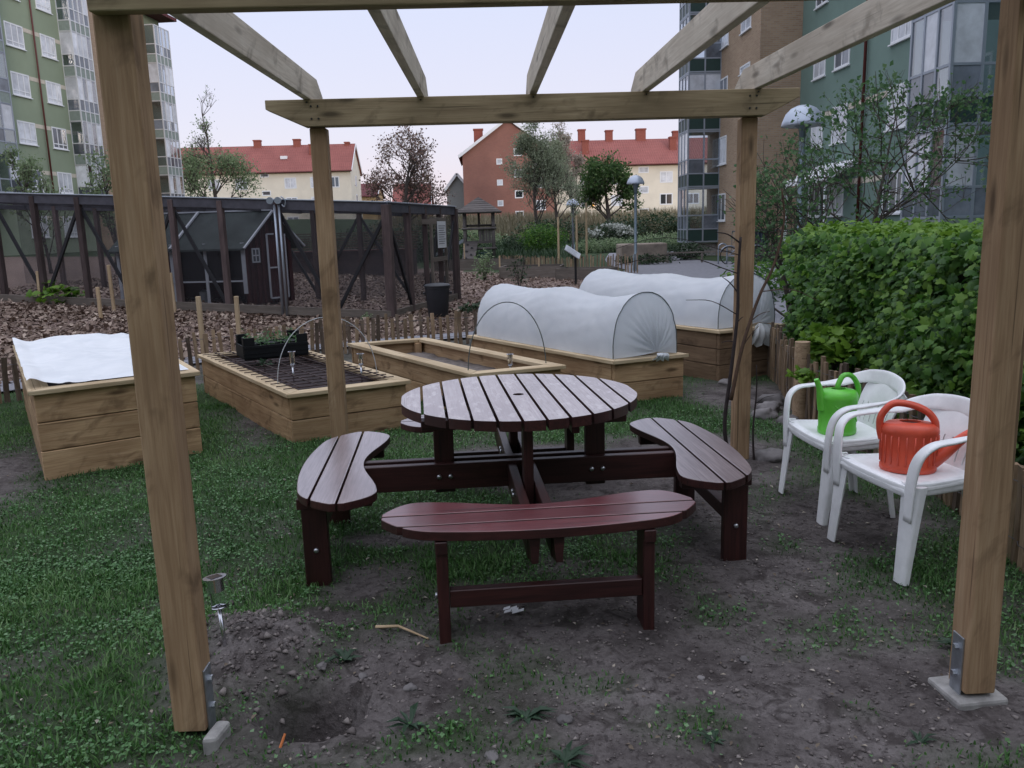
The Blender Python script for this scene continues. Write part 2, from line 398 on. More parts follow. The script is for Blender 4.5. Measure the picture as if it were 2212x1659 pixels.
M['coopred'] = wood('falu_red', (.040,.008,.010), (.062,.012,.014), (.085,.020,.020), .9, False, .6)
M['cooproof'] = plain('felt_roof', (.046,.056,.056), .95, nz=.25, nscale=3, bmp=.3)
M['trim'] = plain('white_trim', (.50,.52,.58), .6, nz=.08)
M['asphalt'] = plain('asphalt', (.20,.20,.225), .95, nz=.15, nscale=8, bmp=.2)
M['towerwood'] = wood('tower_timber', (.075,.066,.064), (.125,.110,.105), (.18,.16,.155), .9, False, .6)
M['bluegrey'] = plain('slide_metal', (.35,.38,.44), .4, .5)
M['frame'] = plain('window_frame_white', (.78,.80,.83), .5)
M['alu'] = plain('aluminium_frame', (.33,.37,.43), .45, .4)
M['alul'] = plain('aluminium_frame_light', (.64,.66,.68), .45, .3)
M['cream'] = plain('cream_render', (.78,.72,.60), .9, nz=.06, nscale=.6)
M['creamband'] = plain('cream_band', (.60,.55,.46), .9, nz=.08)
M['greenl'] = plain('sage_render', (.27,.325,.23), .92, nz=.07, nscale=.35)
M['greenr'] = plain('teal_render', (.165,.245,.215), .92, nz=.10, nscale=.35)
M['panel'] = plain('green_panel', (.018,.048,.042), .45, nz=.1)
M['panelg'] = plain('grey_green_panel', (.22,.27,.245), .5, nz=.1)
M['pipe'] = plain('red_downpipe', (.10,.018,.014), .5)
M['roofred'] = None
M['brickred'] = brickmat('red_brick', (.33,.140,.105), (.28,.120,.092), (.31,.175,.14), 1.0)
M['bricktan'] = brickmat('tan_brick', (.44,.31,.20), (.35,.23,.145), (.38,.31,.245), 1.0)
M['bricktand'] = M['bricktan']
M['palepane'] = plain('curtain_and_reflection_pane', (.58,.61,.66), .12, nz=.22, nscale=1.2, spec=.6, rand=.2)  # sky reflection painted into the pale colour, along with curtains
M['darkpane'] = plain('dark_pane', (.020,.024,.032), .06, spec=.8)
M['midpane'] = plain('mid_pane', (.13,.15,.18), .08, nz=.4, nscale=.8, spec=.7, rand=.3)
M['grate'] = plain('railing', (.10,.12,.15), .6)
M['greyhouse'] = plain('grey_house', (.27,.28,.27), .9, nz=.06)
M['planter'] = plain('rammed_planter', (.27,.22,.18), .95, nz=.3, nscale=2, bmp=.4)
M['tyre'] = plain('tyre', (.012,.012,.013), .7)
M['amber'] = plain('amber_lamp', (.8,.4,.1), .5)
# clear tube of the solar lamps
m, t, bs, o = newmat('clear_plastic'); bs.inputs['Base Color'].default_value = (.9,.93,.95,1); bs.inputs['Roughness'].default_value = .05
bs.inputs['Transmission Weight'].default_value = 1.0; bs.inputs['IOR'].default_value = 1.35; M['clear'] = m
# tiled roof: rows and pans as relief
def tilemat(name, c1, c2):
    m, t, bs, _ = newmat(name); tc = N(t, 'ShaderNodeTexCoord')
    w1 = N(t, 'ShaderNodeTexWave', wave_type='BANDS', bands_direction='X'); w1.inputs['Scale'].default_value = 1.05; w1.inputs['Distortion'].default_value = .15
    w2 = N(t, 'ShaderNodeTexWave', wave_type='BANDS', bands_direction='Z', wave_profile='SAW'); w2.inputs['Scale'].default_value = .75
    for w in (w1, w2): t.links.new(tc.outputs['Object'], w.inputs['Vector'])
    g = noise(t, tc.outputs['Object'], .5, 5); c = ramp(t, g, [(.3, c1), (.7, c2)])
    a = N(t, 'ShaderNodeMath', operation='ADD'); t.links.new(w1.outputs['Fac'], a.inputs[0]); t.links.new(w2.outputs['Fac'], a.inputs[1])
    c = mixc(t, .35, c, ramp(t, a.outputs[0], [(.2, (.35,.35,.35)), (.9, (1,1,1))]), 'MULTIPLY')
    t.links.new(c, bs.inputs['Base Color']); bs.inputs['Roughness'].default_value = .85; bump(t, bs, a.outputs[0], .6, .08); return m
M['roofred'] = tilemat('red_roof_tiles', (.235,.075,.065), (.30,.10,.085))
M['roofdark'] = tilemat('dark_red_tiles', (.10,.022,.028), (.14,.032,.036))
# fleece: thin translucent white cloth
def fleece(name, tr, a=.0):
    m, t, bs, o = newmat(name); v, _ = objvec(t, rand=False); g = noise(t, v, 60, 3)
    w = noise(t, v, 3.2, 4, .5, 1.5)
    c = ramp(t, w, [(.3, (.76,.79,.83)), (.7, (.88,.90,.93))])
    t.links.new(c, bs.inputs['Base Color']); bs.inputs['Roughness'].default_value = .9; bs.inputs['Specular IOR Level'].default_value = .1
    bump(t, bs, w, .18, .02)
    tl = N(t, 'ShaderNodeBsdfTranslucent'); tl.inputs[0].default_value = (.80,.84,.90,1)
    mx = N(t, 'ShaderNodeMixShader'); mx.inputs[0].default_value = tr
    t.links.new(bs.outputs[0], mx.inputs[1]); t.links.new(tl.outputs[0], mx.inputs[2])
    if a:
        tp = N(t, 'ShaderNodeBsdfTransparent'); m2 = N(t, 'ShaderNodeMixShader'); m2.inputs[0].default_value = a
        t.links.new(mx.outputs[0], m2.inputs[1]); t.links.new(tp.outputs[0], m2.inputs[2]); t.links.new(m2.outputs[0], o.inputs[0])
    else: t.links.new(mx.outputs[0], o.inputs[0])
    return m
M['fleece'] = fleece('garden_fleece', .42, .0); M['cloth'] = fleece('white_cloth', .15)
# wire netting: dark strands with open meshes between
m, t, bs, o = newmat('wire_netting'); tc = N(t, 'ShaderNodeTexCoord')
bs.inputs['Base Color'].default_value = (.022,.022,.028,1); bs.inputs['Roughness'].default_value = .7
mp = N(t, 'ShaderNodeMapping'); mp.inputs['Rotation'].default_value = (0, 0, 0); t.links.new(tc.outputs['Object'], mp.inputs[0])
g = noise(t, tc.outputs['Object'], 1.3, 3); r_ = ramp(t, g, [(.3, (.34,.34,.34)), (.7, (.52,.52,.52))])
tp = N(t, 'ShaderNodeBsdfTransparent'); mx = N(t, 'ShaderNodeMixShader'); t.links.new(r_, mx.inputs[0])
t.links.new(tp.outputs[0], mx.inputs[1]); t.links.new(bs.outputs[0], mx.inputs[2]); t.links.new(mx.outputs[0], o.inputs[0]); M['net'] = m
# balcony glass
m, t, bs, o = newmat('balcony_glass'); bs.inputs['Base Color'].default_value = (.16,.18,.21,1); bs.inputs['Roughness'].default_value = .05
tp = N(t, 'ShaderNodeBsdfTransparent'); tp.inputs[0].default_value = (.75,.8,.85,1); gl = N(t, 'ShaderNodeBsdfGlossy'); gl.inputs['Roughness'].default_value = .04
mx = N(t, 'ShaderNodeMixShader'); lw = N(t, 'ShaderNodeLayerWeight'); lw.inputs[0].default_value = .35; 
md = N(t, 'ShaderNodeMapRange'); md.inputs[3].default_value = .10; md.inputs[4].default_value = .55; t.links.new(lw.outputs['Facing'], md.inputs[0])
t.links.new(md.outputs[0], mx.inputs[0]); t.links.new(tp.outputs[0], mx.inputs[1]); t.links.new(gl.outputs[0], mx.inputs[2]); t.links.new(mx.outputs[0], o.inputs[0]); M['glass'] = m
# foliage
M['grassblade'] = leafmat('grass_blade', (.028,.085,.018), (.072,.180,.042), (.165,.275,.105), .3)
M['clover'] = leafmat('clover', (.044,.125,.036), (.090,.21,.068), (.17,.28,.14), .2)
M['weed'] = leafmat('weed_leaf', (.030,.062,.034), (.060,.105,.062), None, .2)
M['hedge'] = leafmat('hazel_leaf', (.026,.085,.014), (.078,.195,.028), (.17,.31,.045), .38)
M['hedgenew'] = leafmat('hazel_new_leaf', (.085,.19,.020), (.17,.30,.035), None, .35)
M['apple'] = leafmat('apple_leaf', (.055,.13,.050), (.10,.20,.080), (.17,.27,.13), .45)
M['birch'] = leafmat('pale_leaf', (.20,.24,.15), (.28,.32,.21), (.36,.39,.28), .5)
M['treeg'] = leafmat('tree_leaf', (.15,.22,.11), (.23,.31,.165), (.33,.40,.24), .5)
M['maple'] = leafmat('dark_tree_leaf', (.040,.095,.026), (.080,.155,.045), (.16,.23,.08), .45)
M['purple'] = leafmat('copper_leaf', (.17,.10,.09), (.23,.14,.115), (.24,.20,.13), .3)
M['pink'] = leafmat('pale_bud', (.32,.275,.23), (.42,.37,.31), (.48,.44,.37), .45)
M['bush'] = leafmat('bush_leaf', (.018,.042,.018), (.038,.075,.032), (.070,.110,.055), .25)
M['bloom'] = leafmat('white_bloom', (.35,.37,.33), (.50,.52,.48), None, .2)
M['straw'] = leafmat('dry_grass', (.13,.12,.07), (.22,.19,.12), (.30,.26,.17), .2)
M['chip'] = leafmat('bark_chip', (.115,.078,.062), (.225,.162,.130), (.42,.335,.275), 0.0, .9)
M['clod'] = leafmat('soil_clod', (.10,.085,.082), (.165,.142,.136), (.27,.24,.225), 0.0, .95)
M['litter'] = leafmat('dead_leaf', (.060,.045,.035), (.17,.135,.10), (.42,.38,.32), 0.0, .9)
M['hedgecore'] = plain('hedge_shade_core', (.012,.016,.008), .95, nz=.5, nscale=8)  # near-black colour standing in for shade deep in the hedge
# ------------------------------------------------------------------ terrain
def gz(x, y, fine=True):
    x = np.asarray(x, float); y = np.asarray(y, float)
    z = .063*np.maximum(0, -3.2-x)*smooth01((y-9)/6)*(1-smooth01((-x-14)/20)*.6)
    z = z+2.6*smooth01((y-50)/55)
    z = z+.115*np.exp(-(((x+.93)/.25)**2+((y-2.84)/.23)**2)**1.2)            # heap of dug earth
    z = z-.30*smooth01(1.45-1.1*np.sqrt(((x+.60)/.15)**2+((y-2.42)/.13)**2))      # hole beside it
    if fine:
        near = smooth01((14-y)/6)
        dig = np.exp(-(((x+.75)/.6)**2+((y-2.6)/.6)**2))
        z = z+near*((fbm(x, y, 2.2, 3)-.5)*.030+(fbm(x, y, 11, 5)-.5)*(.018+.05*dig)+(vnoise(x, y, 38, 9)-.5)*(.006+.02*dig))
    return z
def inpoly(x, y, P):
    c = np.zeros(np.shape(x), bool); j = len(P)-1
    for i in range(len(P)):
        (xi, yi), (xj, yj) = P[i], P[j]
        c ^= ((yi > y) != (yj > y)) & (x < (xj-xi)*(y-yi)/(yj-yi+1e-12)+xi); j = i
    return c
FENCE_L = [(-6.3, 6.6), (-5.4, 7.25), (-4.65, 7.89), (-3.42, 9.45), (-2.3, 10.25), (-1.1, 10.8), (-.25, 11.05), (.9, 11.1)]
FENCE_R = [(2.95, 9.6), (2.86, 8.5), (2.72, 7.55), (2.42, 6.25), (2.44, 5.4), (2.46, 4.4), (2.36, 3.7), (2.2, 3.05), (1.98, 2.3)]
MULCH = [(-40, 8.8), (-5.6, 8.2), (-4.3, 9.6), (-2.6, 11.2), (-.6, 12.1), (1.1, 13.2), (2.9, 22), (3.3, 25.2), (2.2, 27.5), (.2, 30), (-3, 36), (-14, 40), (-40, 40)]
def blob(x, y, cx, cy, rx, ry): return np.clip(1.35-np.sqrt(((x-cx)/rx)**2+((y-cy)/ry)**2), 0, 1)
def lawn(x, y):
    """how much grass grows at a point: worn away round the table and under the pergola"""
    n = fbm(x, y, 1.7, 21); n2 = fbm(x, y, 6.5, 33)
    g = np.ones_like(np.asarray(x, float))*1.0
    d = np.zeros_like(g)
    for b in ((.55,2.3,1.15,.95),(1.5,2.5,.8,.9),(.95,1.6,1.8,.6),(.30,3.0,.75,.5),(1.15,3.2,.5,.9),(.9,4.4,.75,.7),(1.75,3.9,.5,.6),(-.35,2.5,.5,.55),(.05,1.95,.9,.5),(-.88,2.8,.34,.36),
              (1.35,5.2,.6,1.0),(.55,4.6,.6,.6),(-.55,3.35,.22,.24),(-.52,3.9,.25,.12),(2.3,6.9,.5,.8),(-3.4,5.0,.5,1.2),(-1.8,7.0,.35,.9),(.2,5.4,.5,.25),(-.68,3.05,.2,.12),(-1.15,2.02,.2,.13),(-1.4,2.0,.5,.14)):
        d = np.maximum(d, blob(x, y, *b))
    g = g-d*1.15+(n-.5)*.95+(n2-.5)*.55
    for b, a in (((-.55,2.0,.28,.10), .7), ((.28,1.93,.3,.10), .55), ((.62,2.15,.22,.2), .45), ((1.75,2.6,.3,.35), .65), ((1.85,3.3,.45,.5), .35), ((-.05,3.5,.25,.3), .75), ((.35,3.3,.3,.1), .5), ((-.05,4.45,.35,.22), .8), ((1.25,6.0,.35,.35), .7), ((.15,2.6,.12,.14), .35), ((1.3,1.75,.25,.15), .6), ((-.25,2.25,.2,.1), .5), ((.36,2.5,.16,.10), .55), ((.55,2.3,.2,.12), .5), ((1.25,2.75,.25,.2), .55), ((.05,2.12,.2,.1), .45), ((1.5,2.0,.3,.15), .5), ((1.1,2.3,.12,.1), .5), ((.8,1.9,.3,.1), .5), ((.9,3.0,.15,.12), .4), ((1.35,3.6,.15,.15), .5)):
        g = g+blob(x, y, *b)*a
    g = np.where((y > 8.6+.0*x) & (x < 1.6), g*.35, g)
    return np.clip(g, 0, 1)
xs = np.concatenate([[-900, -300, -120, -60, -35, -22, -15, -11, -8.5, -7, -6, -5.2], np.arange(-4.6, -2.4, .08), np.arange(-2.4, 2.6, .03), np.arange(2.6, 4.2, .1), [4.6, 5.2, 6, 7, 8.5, 11, 15, 22, 35, 60, 120, 300, 900]])
ys = np.concatenate([[-40, -10, -3, 0, .8], np.arange(1.1, 3.4, .025), np.arange(3.4, 6, .05), np.arange(6, 10, .12), np.arange(10, 20, .4), np.arange(20, 60, 2), np.arange(60, 120, 5), [150, 250, 500, 1200]])
GX, GY = np.meshgrid(xs, ys); GZ = gz(GX, GY)
nx, ny = len(xs), len(ys)
idx = np.arange(nx*ny).reshape(ny, nx)
FQ = np.stack([idx[:-1, :-1], idx[:-1, 1:], idx[1:, 1:], idx[1:, :-1]], -1).reshape(-1, 4)
m, t, bs, o_ = newmat('ground_soil_and_grass'); tc = N(t, 'ShaderNodeTexCoord'); vv = tc.outputs['Object']
n1 = noise(t, vv, 2.3, 8, .65); n2 = noise(t, vv, 45, 5, .7); n3 = noise(t, vv, 9, 4, .6, .8)
dirt = ramp(t, n1, [(.30, (.050,.042,.041)), (.48, (.112,.098,.096)), (.70, (.182,.163,.160))])
dirt = mixc(t, .5, dirt, ramp(t, n2, [(.32, (.35,.33,.33)), (.55, (1,1,1)), (.72, (1.5,1.5,1.5))]), 'MULTIPLY')
dirt = mixc(t, ramp(t, n3, [(.53, (0,0,0)), (.64, (.75,.75,.75))]), dirt, (.036,.029,.028))
n4 = noise(t, vv, 22, 3, .6, 1.2); dirt = mixc(t, ramp(t, n4, [(.58, (0,0,0)), (.66, (.6,.6,.6))]), dirt, (.030,.025,.025))
ag = N(t, 'ShaderNodeAttribute', attribute_name='grass'); am = N(t, 'ShaderNodeAttribute', attribute_name='mulch')
gcol = ramp(t, n3, [(.3, (.022,.044,.016)), (.7, (.045,.078,.030))])
mcol = ramp(t, n2, [(.3, (.10,.066,.056)), (.5, (.19,.135,.118)), (.68, (.32,.25,.22))])
c = mixc(t, ag.outputs['Fac'], dirt, gcol); c = mixc(t, am.outputs['Fac'], c, mcol)
t.links.new(c, bs.inputs['Base Color']); bs.inputs['Roughness'].default_value = .95; bs.inputs['Specular IOR Level'].default_value = .15
bump(t, bs, n2, .9, .012); M['ground'] = m
me = np_mesh('ground', np.stack([GX, GY, GZ], -1).reshape(-1, 3), FQ, m, smooth=True)
gr = lawn(GX, GY)**1.5*.95; gr = np.where((GY > 28) | (GX > 4) | (np.abs(GX) > 40), .9, gr)
mu = inpoly(GX, GY, MULCH).astype(float)
for nme, a in (('grass', gr), ('mulch', mu)):
    at = me.attributes.new(nme, 'FLOAT', 'POINT'); at.data.foreach_set('value', a.ravel().astype(np.float32))
tag(put(bpy.data.objects.new('ground', me)), 'worn lawn and bare trodden earth under the pergola', kind='structure')

# asphalt path behind the paling fence and the open yard by the brick building
mb = MB()
off = [(-9, 4.6), (-6.6, 7.0), (-5.7, 7.75), (-4.75, 8.55), (-3.62, 9.8), (-2.45, 10.65), (-1.2, 11.25), (-.3, 11.5), (1.2, 11.6), (2.1, 11.7)]
off2 = [(-9, 5.6), (-6.9, 7.9), (-5.9, 8.6), (-4.9, 9.35), (-3.85, 10.35), (-2.65, 11.15), (-1.35, 11.75), (-.45, 12.1), (1.1, 12.6), (2.0, 13.4)]
def sheet(mb, A, B, h):
    A = [(x, y, float(gz(x, y, False))+h) for x, y in A]; B = [(x, y, float(gz(x, y, False))+h) for x, y in B]; n = len(A)
    mb.add(A+B, [(i, i+1, n+i+1, n+i) for i in range(n-1)])
sheet(mb, off, off2, .03)
sheet(mb, [(2.1, 11.7), (2.6, 15), (3.1, 20), (3.5, 24.5), (4.3, 26.8), (4.9, 28.6), (4.9, 33), (5.5, 38), (6.5, 44), (7.2, 48)],
          [(6.2, 11.7), (6.9, 15), (7.6, 18), (8.5, 22), (11.2, 26), (11.2, 30), (9.3, 33.4), (8.9, 38), (10, 44), (12, 48)], .03)
tag(mb.build('asphalt_path', M['asphalt']), 'pale grey asphalt path and yard behind the beds', kind='structure')

# bark chips over the mulched ground
pts = []
for n_, (x0, x1, y0, y1) in ((34000, (-9.5, 1.8, 8.2, 16)), (26000, (-11, 3.4, 14, 30))):
    P = rng.uniform((x0, y0), (x1, y1), (n_, 2)); pts.append(P[inpoly(P[:, 0], P[:, 1], MULCH)])
P = np.concatenate(pts); P3 = np.concatenate([P, gz(P[:, 0], P[:, 1])[:, None]+.01], 1)
tag(leaves('bark_chips', P3, .075, M['chip'], tilt=.6, aspect=.7, var=.6), 'reddish brown bark chips spread around the hen run', 'bark chips', kind='stuff')

# ------------------------------------------------------------------ grass, clover, weeds, crumbs of soil
def blades(name, P, h, w, mat, lean=.5, dens=None):
    n = len(P); a = rng.uniform(0, 2*np.pi, n); d = np.stack([np.cos(a), np.sin(a), np.zeros(n)], 1); sd = np.stack([-np.sin(a), np.cos(a), np.zeros(n)], 1)
    H = (h*rng.uniform(.5, 1.4, n)*(dens if dens is not None else 1.0))[:, None]; L = (H*rng.uniform(.1, 1.0, n)[:, None]*lean); w = (w*rng.uniform(.7, 1.3, n))[:, None]; up = np.array([0, 0, 1.])
    V = np.stack([P-sd*w, P+sd*w, P+up*H*.6+d*L*.4+sd*w*.8, P+up*H*.6+d*L*.4-sd*w*.8, P+up*H+d*L*1.2], 1)
    b = np.arange(n)*5
    F = np.concatenate([np.stack([b, b+1, b+2], 1), np.stack([b, b+2, b+3], 1), np.stack([b+3, b+2, b+4], 1)], 0)
    o = bpy.data.objects.new(name, np_mesh(name, V.reshape(-1, 3), F, mat, np.repeat(np.clip(rng.uniform(0, 1, n)*.75+(fbm(P[:, 0], P[:, 1], 1.5, 63)-.5)*1.1+.12, 0, 1), 5))); return put(o)
BEDPOLY = []
def scatter(n, x0, x1, y0, y1, fn, p=1.0):
    P = rng.uniform((x0, y0), (x1, y1), (n, 2)); k = rng.uniform(0, 1, n) < fn(P[:, 0], P[:, 1])**p
    P = P[k]
    return np.concatenate([P, gz(P[:, 0], P[:, 1])[:, None]-.004], 1)
Pg = np.concatenate([scatter(90000, -2.6, 2.4, 1.3, 3.6, lawn, 1.6), scatter(95000, -3.9, 2.6, 3.4, 7.4, lawn, 1.5), scatter(14000, -5, 3, 7, 9.6, lawn, 1.5), scatter(26000, -6.2, -2.6, 1.6, 7.6, lawn, 1.5)])
tag(blades('lawn_grass', Pg, .028, .0030, M['grassblade'], 1.0, .30+.70*lawn(Pg[:, 0], Pg[:, 1])**.8), 'short dark green lawn grass, patchy around the table', 'grass', kind='stuff')
Pc = np.concatenate([scatter(52000, -2.6, 2.2, 1.3, 3.8, lawn, 2.0), scatter(42000, -3.6, 2.4, 3.6, 6.5, lawn, 2.0)])
k = fbm(Pc[:, 0], Pc[:, 1], 3.1, 77)+rng.normal(0, .06, len(Pc)) > .44; Pc = Pc[k]; Pc[:, 2] += rng.uniform(.008, .032, len(Pc))
tag(leaves('clover_leaves', Pc, .0125, M['clover'], tilt=.5, aspect=1.0), 'small clover leaves among the lawn grass', 'clover', kind='stuff')
# gravel and crumbs lying on bare earth
def crumbs(name, P, s, mat, flat=.6):
    n = len(P); base = np.array([(1,0,0),(-.5,.87,0),(-.5,-.87,0),(0,0,.8),(0,0,-.6)])*1.0
    V = base[None]*(s*np.minimum(.4+rng.exponential(.6, n), 2.4))[:, None, None]*rng.uniform(.6, 1.3, (n, 5, 3)); a = rng.uniform(0, 6.28, n)
    c_, s_ = np.cos(a)[:, None], np.sin(a)[:, None]
    V = np.stack([V[..., 0]*c_-V[..., 1]*s_, V[..., 0]*s_+V[..., 1]*c_, V[..., 2]*flat], -1)+P[:, None]
    b = np.arange(n)*5
    F = np.concatenate([np.stack([b+i, b+j, b+q], 1) for i, j, q in ((0,1,3),(1,2,3),(2,0,3),(1,0,4),(2,1,4),(0,2,4))], 0)
    o = bpy.data.objects.new(name, np_mesh(name, V.reshape(-1, 3), F, mat, np.repeat(rng.uniform(0, 1, n)**1.5, 5))); return put(o)
bare = lambda x, y: 1-lawn(x, y)
heap = lambda x, y: np.clip(1.1*np.exp(-(((x+.93)/.26)**2+((y-2.80)/.24)**2))+.45*np.exp(-(((x+.55)/.35)**2+((y-2.55)/.25)**2)), 0, 1)
Pd = np.concatenate([scatter(16000, -1.8, 2.4, 1.3, 4.2, bare, 1.5)]); Pd[:, 2] += .006
tag(crumbs('soil_crumbs', Pd, .0055, M['clod']), 'small crumbs and pebbles strewn over the bare earth', 'soil', kind='stuff')
Ph = scatter(8500, -1.7, .1, 2.0, 3.4, heap, 1.6); Ph[:, 2] += .006
tag(crumbs('earth_clods', Ph, .0095, M['clod'], .9), 'loose lumps of dug earth around the small hole', 'soil', kind='stuff')
# dead leaves, straw and pale flecks
Pl = np.stack([rng.uniform(-3.4, 2.4, 2600), rng.uniform(1.35, 6.5, 2600)], 1); Pl = np.concatenate([Pl, gz(Pl[:, 0], Pl[:, 1])[:, None]+.008], 1)
tag(leaves('leaf_litter', Pl, .015, M['litter'], tilt=.35, aspect=.55, var=.7), 'scattered dead leaf bits and straw on the ground', 'leaf litter', kind='stuff')
# broad-leaved weeds that can be told apart on the bare ground
def weed(x, y, s, n, label):
    z = float(gz(x, y)); mb = MB()
    for i in range(n):
        a = rnd.uniform(0, 6.28); L = s*rnd.uniform(.35, 1.35); w = s*rnd.uniform(.09, .17); d = Vector((math.cos(a), math.sin(a), 0)); sd = Vector((-d.y, d.x, 0)); b = Vector((x, y, z))
        h = rnd.uniform(.2, .6)
        P = [b-sd*w*.3, b+sd*w*.3, b+d*L*.45+sd*w+Vector((0,0,L*h*.7)), b+d*L*.45-sd*w+Vector((0,0,L*h*.7)), b+d*L+Vector((0,0,L*h*.5)), b+d*L*.45+Vector((0,0,L*h*.55))]
        mb.add(P, [(0,1,5),(1,2,5),(2,4,5),(4,3,5),(3,0,5)])
    o = mb.build('weed', M['weed']); return tag(o, label, 'weed', 'broad-leaved weeds on the bare ground')
weed(.08, 2.34, .075, 14, 'leafy weed rosette alone on bare earth in front of the bench')
weed(.18, 2.10, .075, 16, 'large pale weed rosette at the bottom edge of the bare earth')
weed(1.22, 2.12, .05, 9, 'small weed left of the right front post foot')
weed(1.62, 2.62, .07, 12, 'weed tuft between the right front post and the near chair')
weed(.62, 2.16, .055, 12, 'low weed tuft right of the leafy rosettes on bare earth')
weed(-.55, 2.72, .08, 10, 'weed beside the heap of dug earth')
weed(-.28, 2.30, .07, 10, 'small weed right of the dug hole')
def stone(x, y, s, label, name='stone', sq=.6, z=None, mat='stone', group=None):
    bm = bmesh.new(); bmesh.ops.create_icosphere(bm, subdivisions=3, radius=1); sd = rnd.randint(0, 999)
    for v in bm.verts:
        q = v.co.copy(); f_ = 1+.60*(float(vnoise(q.x*1.3+9+q.z, q.y*1.3+9-q.z*.7, 1.3, sd))-.5)+.25*(float(vnoise(q.x*4+20+q.z*2, q.y*4+20, 1, sd+1))-.5)
        v.co = Vector((q.x*1.15, q.y, q.z*sq))*f_*s
    bmesh.ops.rotate(bm, matrix=Matrix.Rotation(rnd.uniform(0, 6), 3, 'Z'), verts=bm.verts)
    me = bpy.data.meshes.new(name); bm.to_mesh(me); bm.free(); me.materials.append(M[mat]); me.polygons.foreach_set('use_smooth', [True]*len(me.polygons))
    zz = float(gz(x, y)) if z is None else z
    return tag(put(bpy.data.objects.new(name, me), Matrix.Translation((x, y, zz+s*sq*.28))), label, 'stone', group)
for a in ((2.38,6.72,.10,'rounded grey stone topmost by the thick fence post'),(2.27,6.47,.095,'grey stone below the topmost stone beside the fence'),(2.16,6.26,.10,'flat pale stone at the foot of the thick fence post'),
          (2.28,6.05,.07,'small stone tucked against the thick fence post'),(1.80,5.05,.085,'brown stone on the ground right of the back right pergola post'),(2.25,7.62,.06,'small pale stone under the tall bed corner')):
    stone(*a, sq=.62, group='field stones by the fence')
for a in ((.20,2.30,.022,'pale pebble right of the leafy weed rosette'),(-.03,2.14,.02,'pale pebble on bare earth near the bottom edge'),(.86,2.62,.016,'cream pebble on bare earth right of the bench leg'),(.68,2.52,.014,'white pebble among dark patches right of centre'),
          (-.62,2.66,.018,'angular stone beside the heap of earth'),(-.47,2.60,.016,'second angular stone right of the heap of earth'),(-.68,2.36,.022,'white pebble at the rim of the hole'),(-.30,2.52,.02,'pebble right of the earth heap')):
    stone(*a, name='pebble', sq=.6)
# litter and sticks
mb = MB(); z0 = float(gz(.07, 3.04))+.008
for i in range(6):
    x, y = .07+rnd.uniform(-.035, .035), 3.04+rnd.uniform(-.03, .03)
    mb.add([(x-.014, y-.004, z0), (x+.014, y-.008, z0+.008), (x+.016, y+.008, z0+.012), (x-.010, y+.010, z0+.004)], [(0,1,2,3)])
tag(mb.build('paper_scrap', M['paper']), 'torn white paper scrap on the earth under the near bench', 'litter')
mb = MB(); z0 = float(gz(-.38, 2.95))+.012
mb.tube([(-.47, 2.95, z0), (-.38, 2.93, z0+.01), (-.26, 2.84, z0)], [.007, .005, .003], 6)
tag(mb.build('stick', M['stake']), 'pale dry stick lying left of the near bench leg', 'stick')
mb = MB(); z0 = float(gz(-.66, 2.25))
mb.tube([(-.67, 2.24, z0-.01), (-.655, 2.27, z0+.03)], [.005, .004], 6)
tag(mb.build('orange_stick', plain('orange_wood', (.55,.17,.05), .7)), 'short orange stick standing at the near rim of the hole', 'stick')
# ------------------------------------------------------------------ buildings
def wallM(O, d, n):
    """frame on a wall: local x along the wall, local y into it, z up"""
    d = Vector((d[0], d[1], 0)).normalized(); n = Vector((n[0], n[1], 0)).normalized()
    return Matrix(((d.x, -n.x, 0, O[0]), (d.y, -n.y, 0, O[1]), (0, 0, 1, O[2] if len(O) > 2 else 0), (0, 0, 0, 1)))
WMESH = {}
def window(B, F, s0, s1, z0, z1, mull=(), trans=None, pane='palepane', frame='frame', sill=True, fw=.07, proud=.03):
    w, h = s1-s0, z1-z0; key = (round(w, 2), round(h, 2), mull, trans, pane, frame, sill)
    if key not in WMESH:
        f = MB(); y0, y1 = -proud, .06
        f.box((0,y0,0),(w,y1,fw)); f.box((0,y0,h-fw),(w,y1,h)); f.box((0,y0,fw),(fw,y1,h-fw)); f.box((w-fw,y0,fw),(w,y1,h-fw))
        for q in mull: f.box((w*q-fw*.45,y0+.004,fw),(w*q+fw*.45,y1,h-fw))
        if trans: f.box((fw,y0+.002,h*trans-fw*.4),(w-fw,y1,h*trans+fw*.4))
        p = MB().box((fw*.6,-proud*.35,fw*.6),(w-fw*.6,.05,h-fw*.6))
        s = MB().box((-.05,-.09,-.05),(w+.05,.05,-.005))
        WMESH[key] = (f.mesh('window', M[frame]), p.mesh('pane', M[pane]), s.mesh('sill', M[frame]))
    T = F @ Matrix.Translation((s0, 0, z0)); fm, pm, sm = WMESH[key]
    wo = put(bpy.data.objects.new('window', fm), T, B); put(bpy.data.objects.new('pane', pm), T, wo)
    if sill: put(bpy.data.objects.new('sill', sm), T, wo)
    return wo
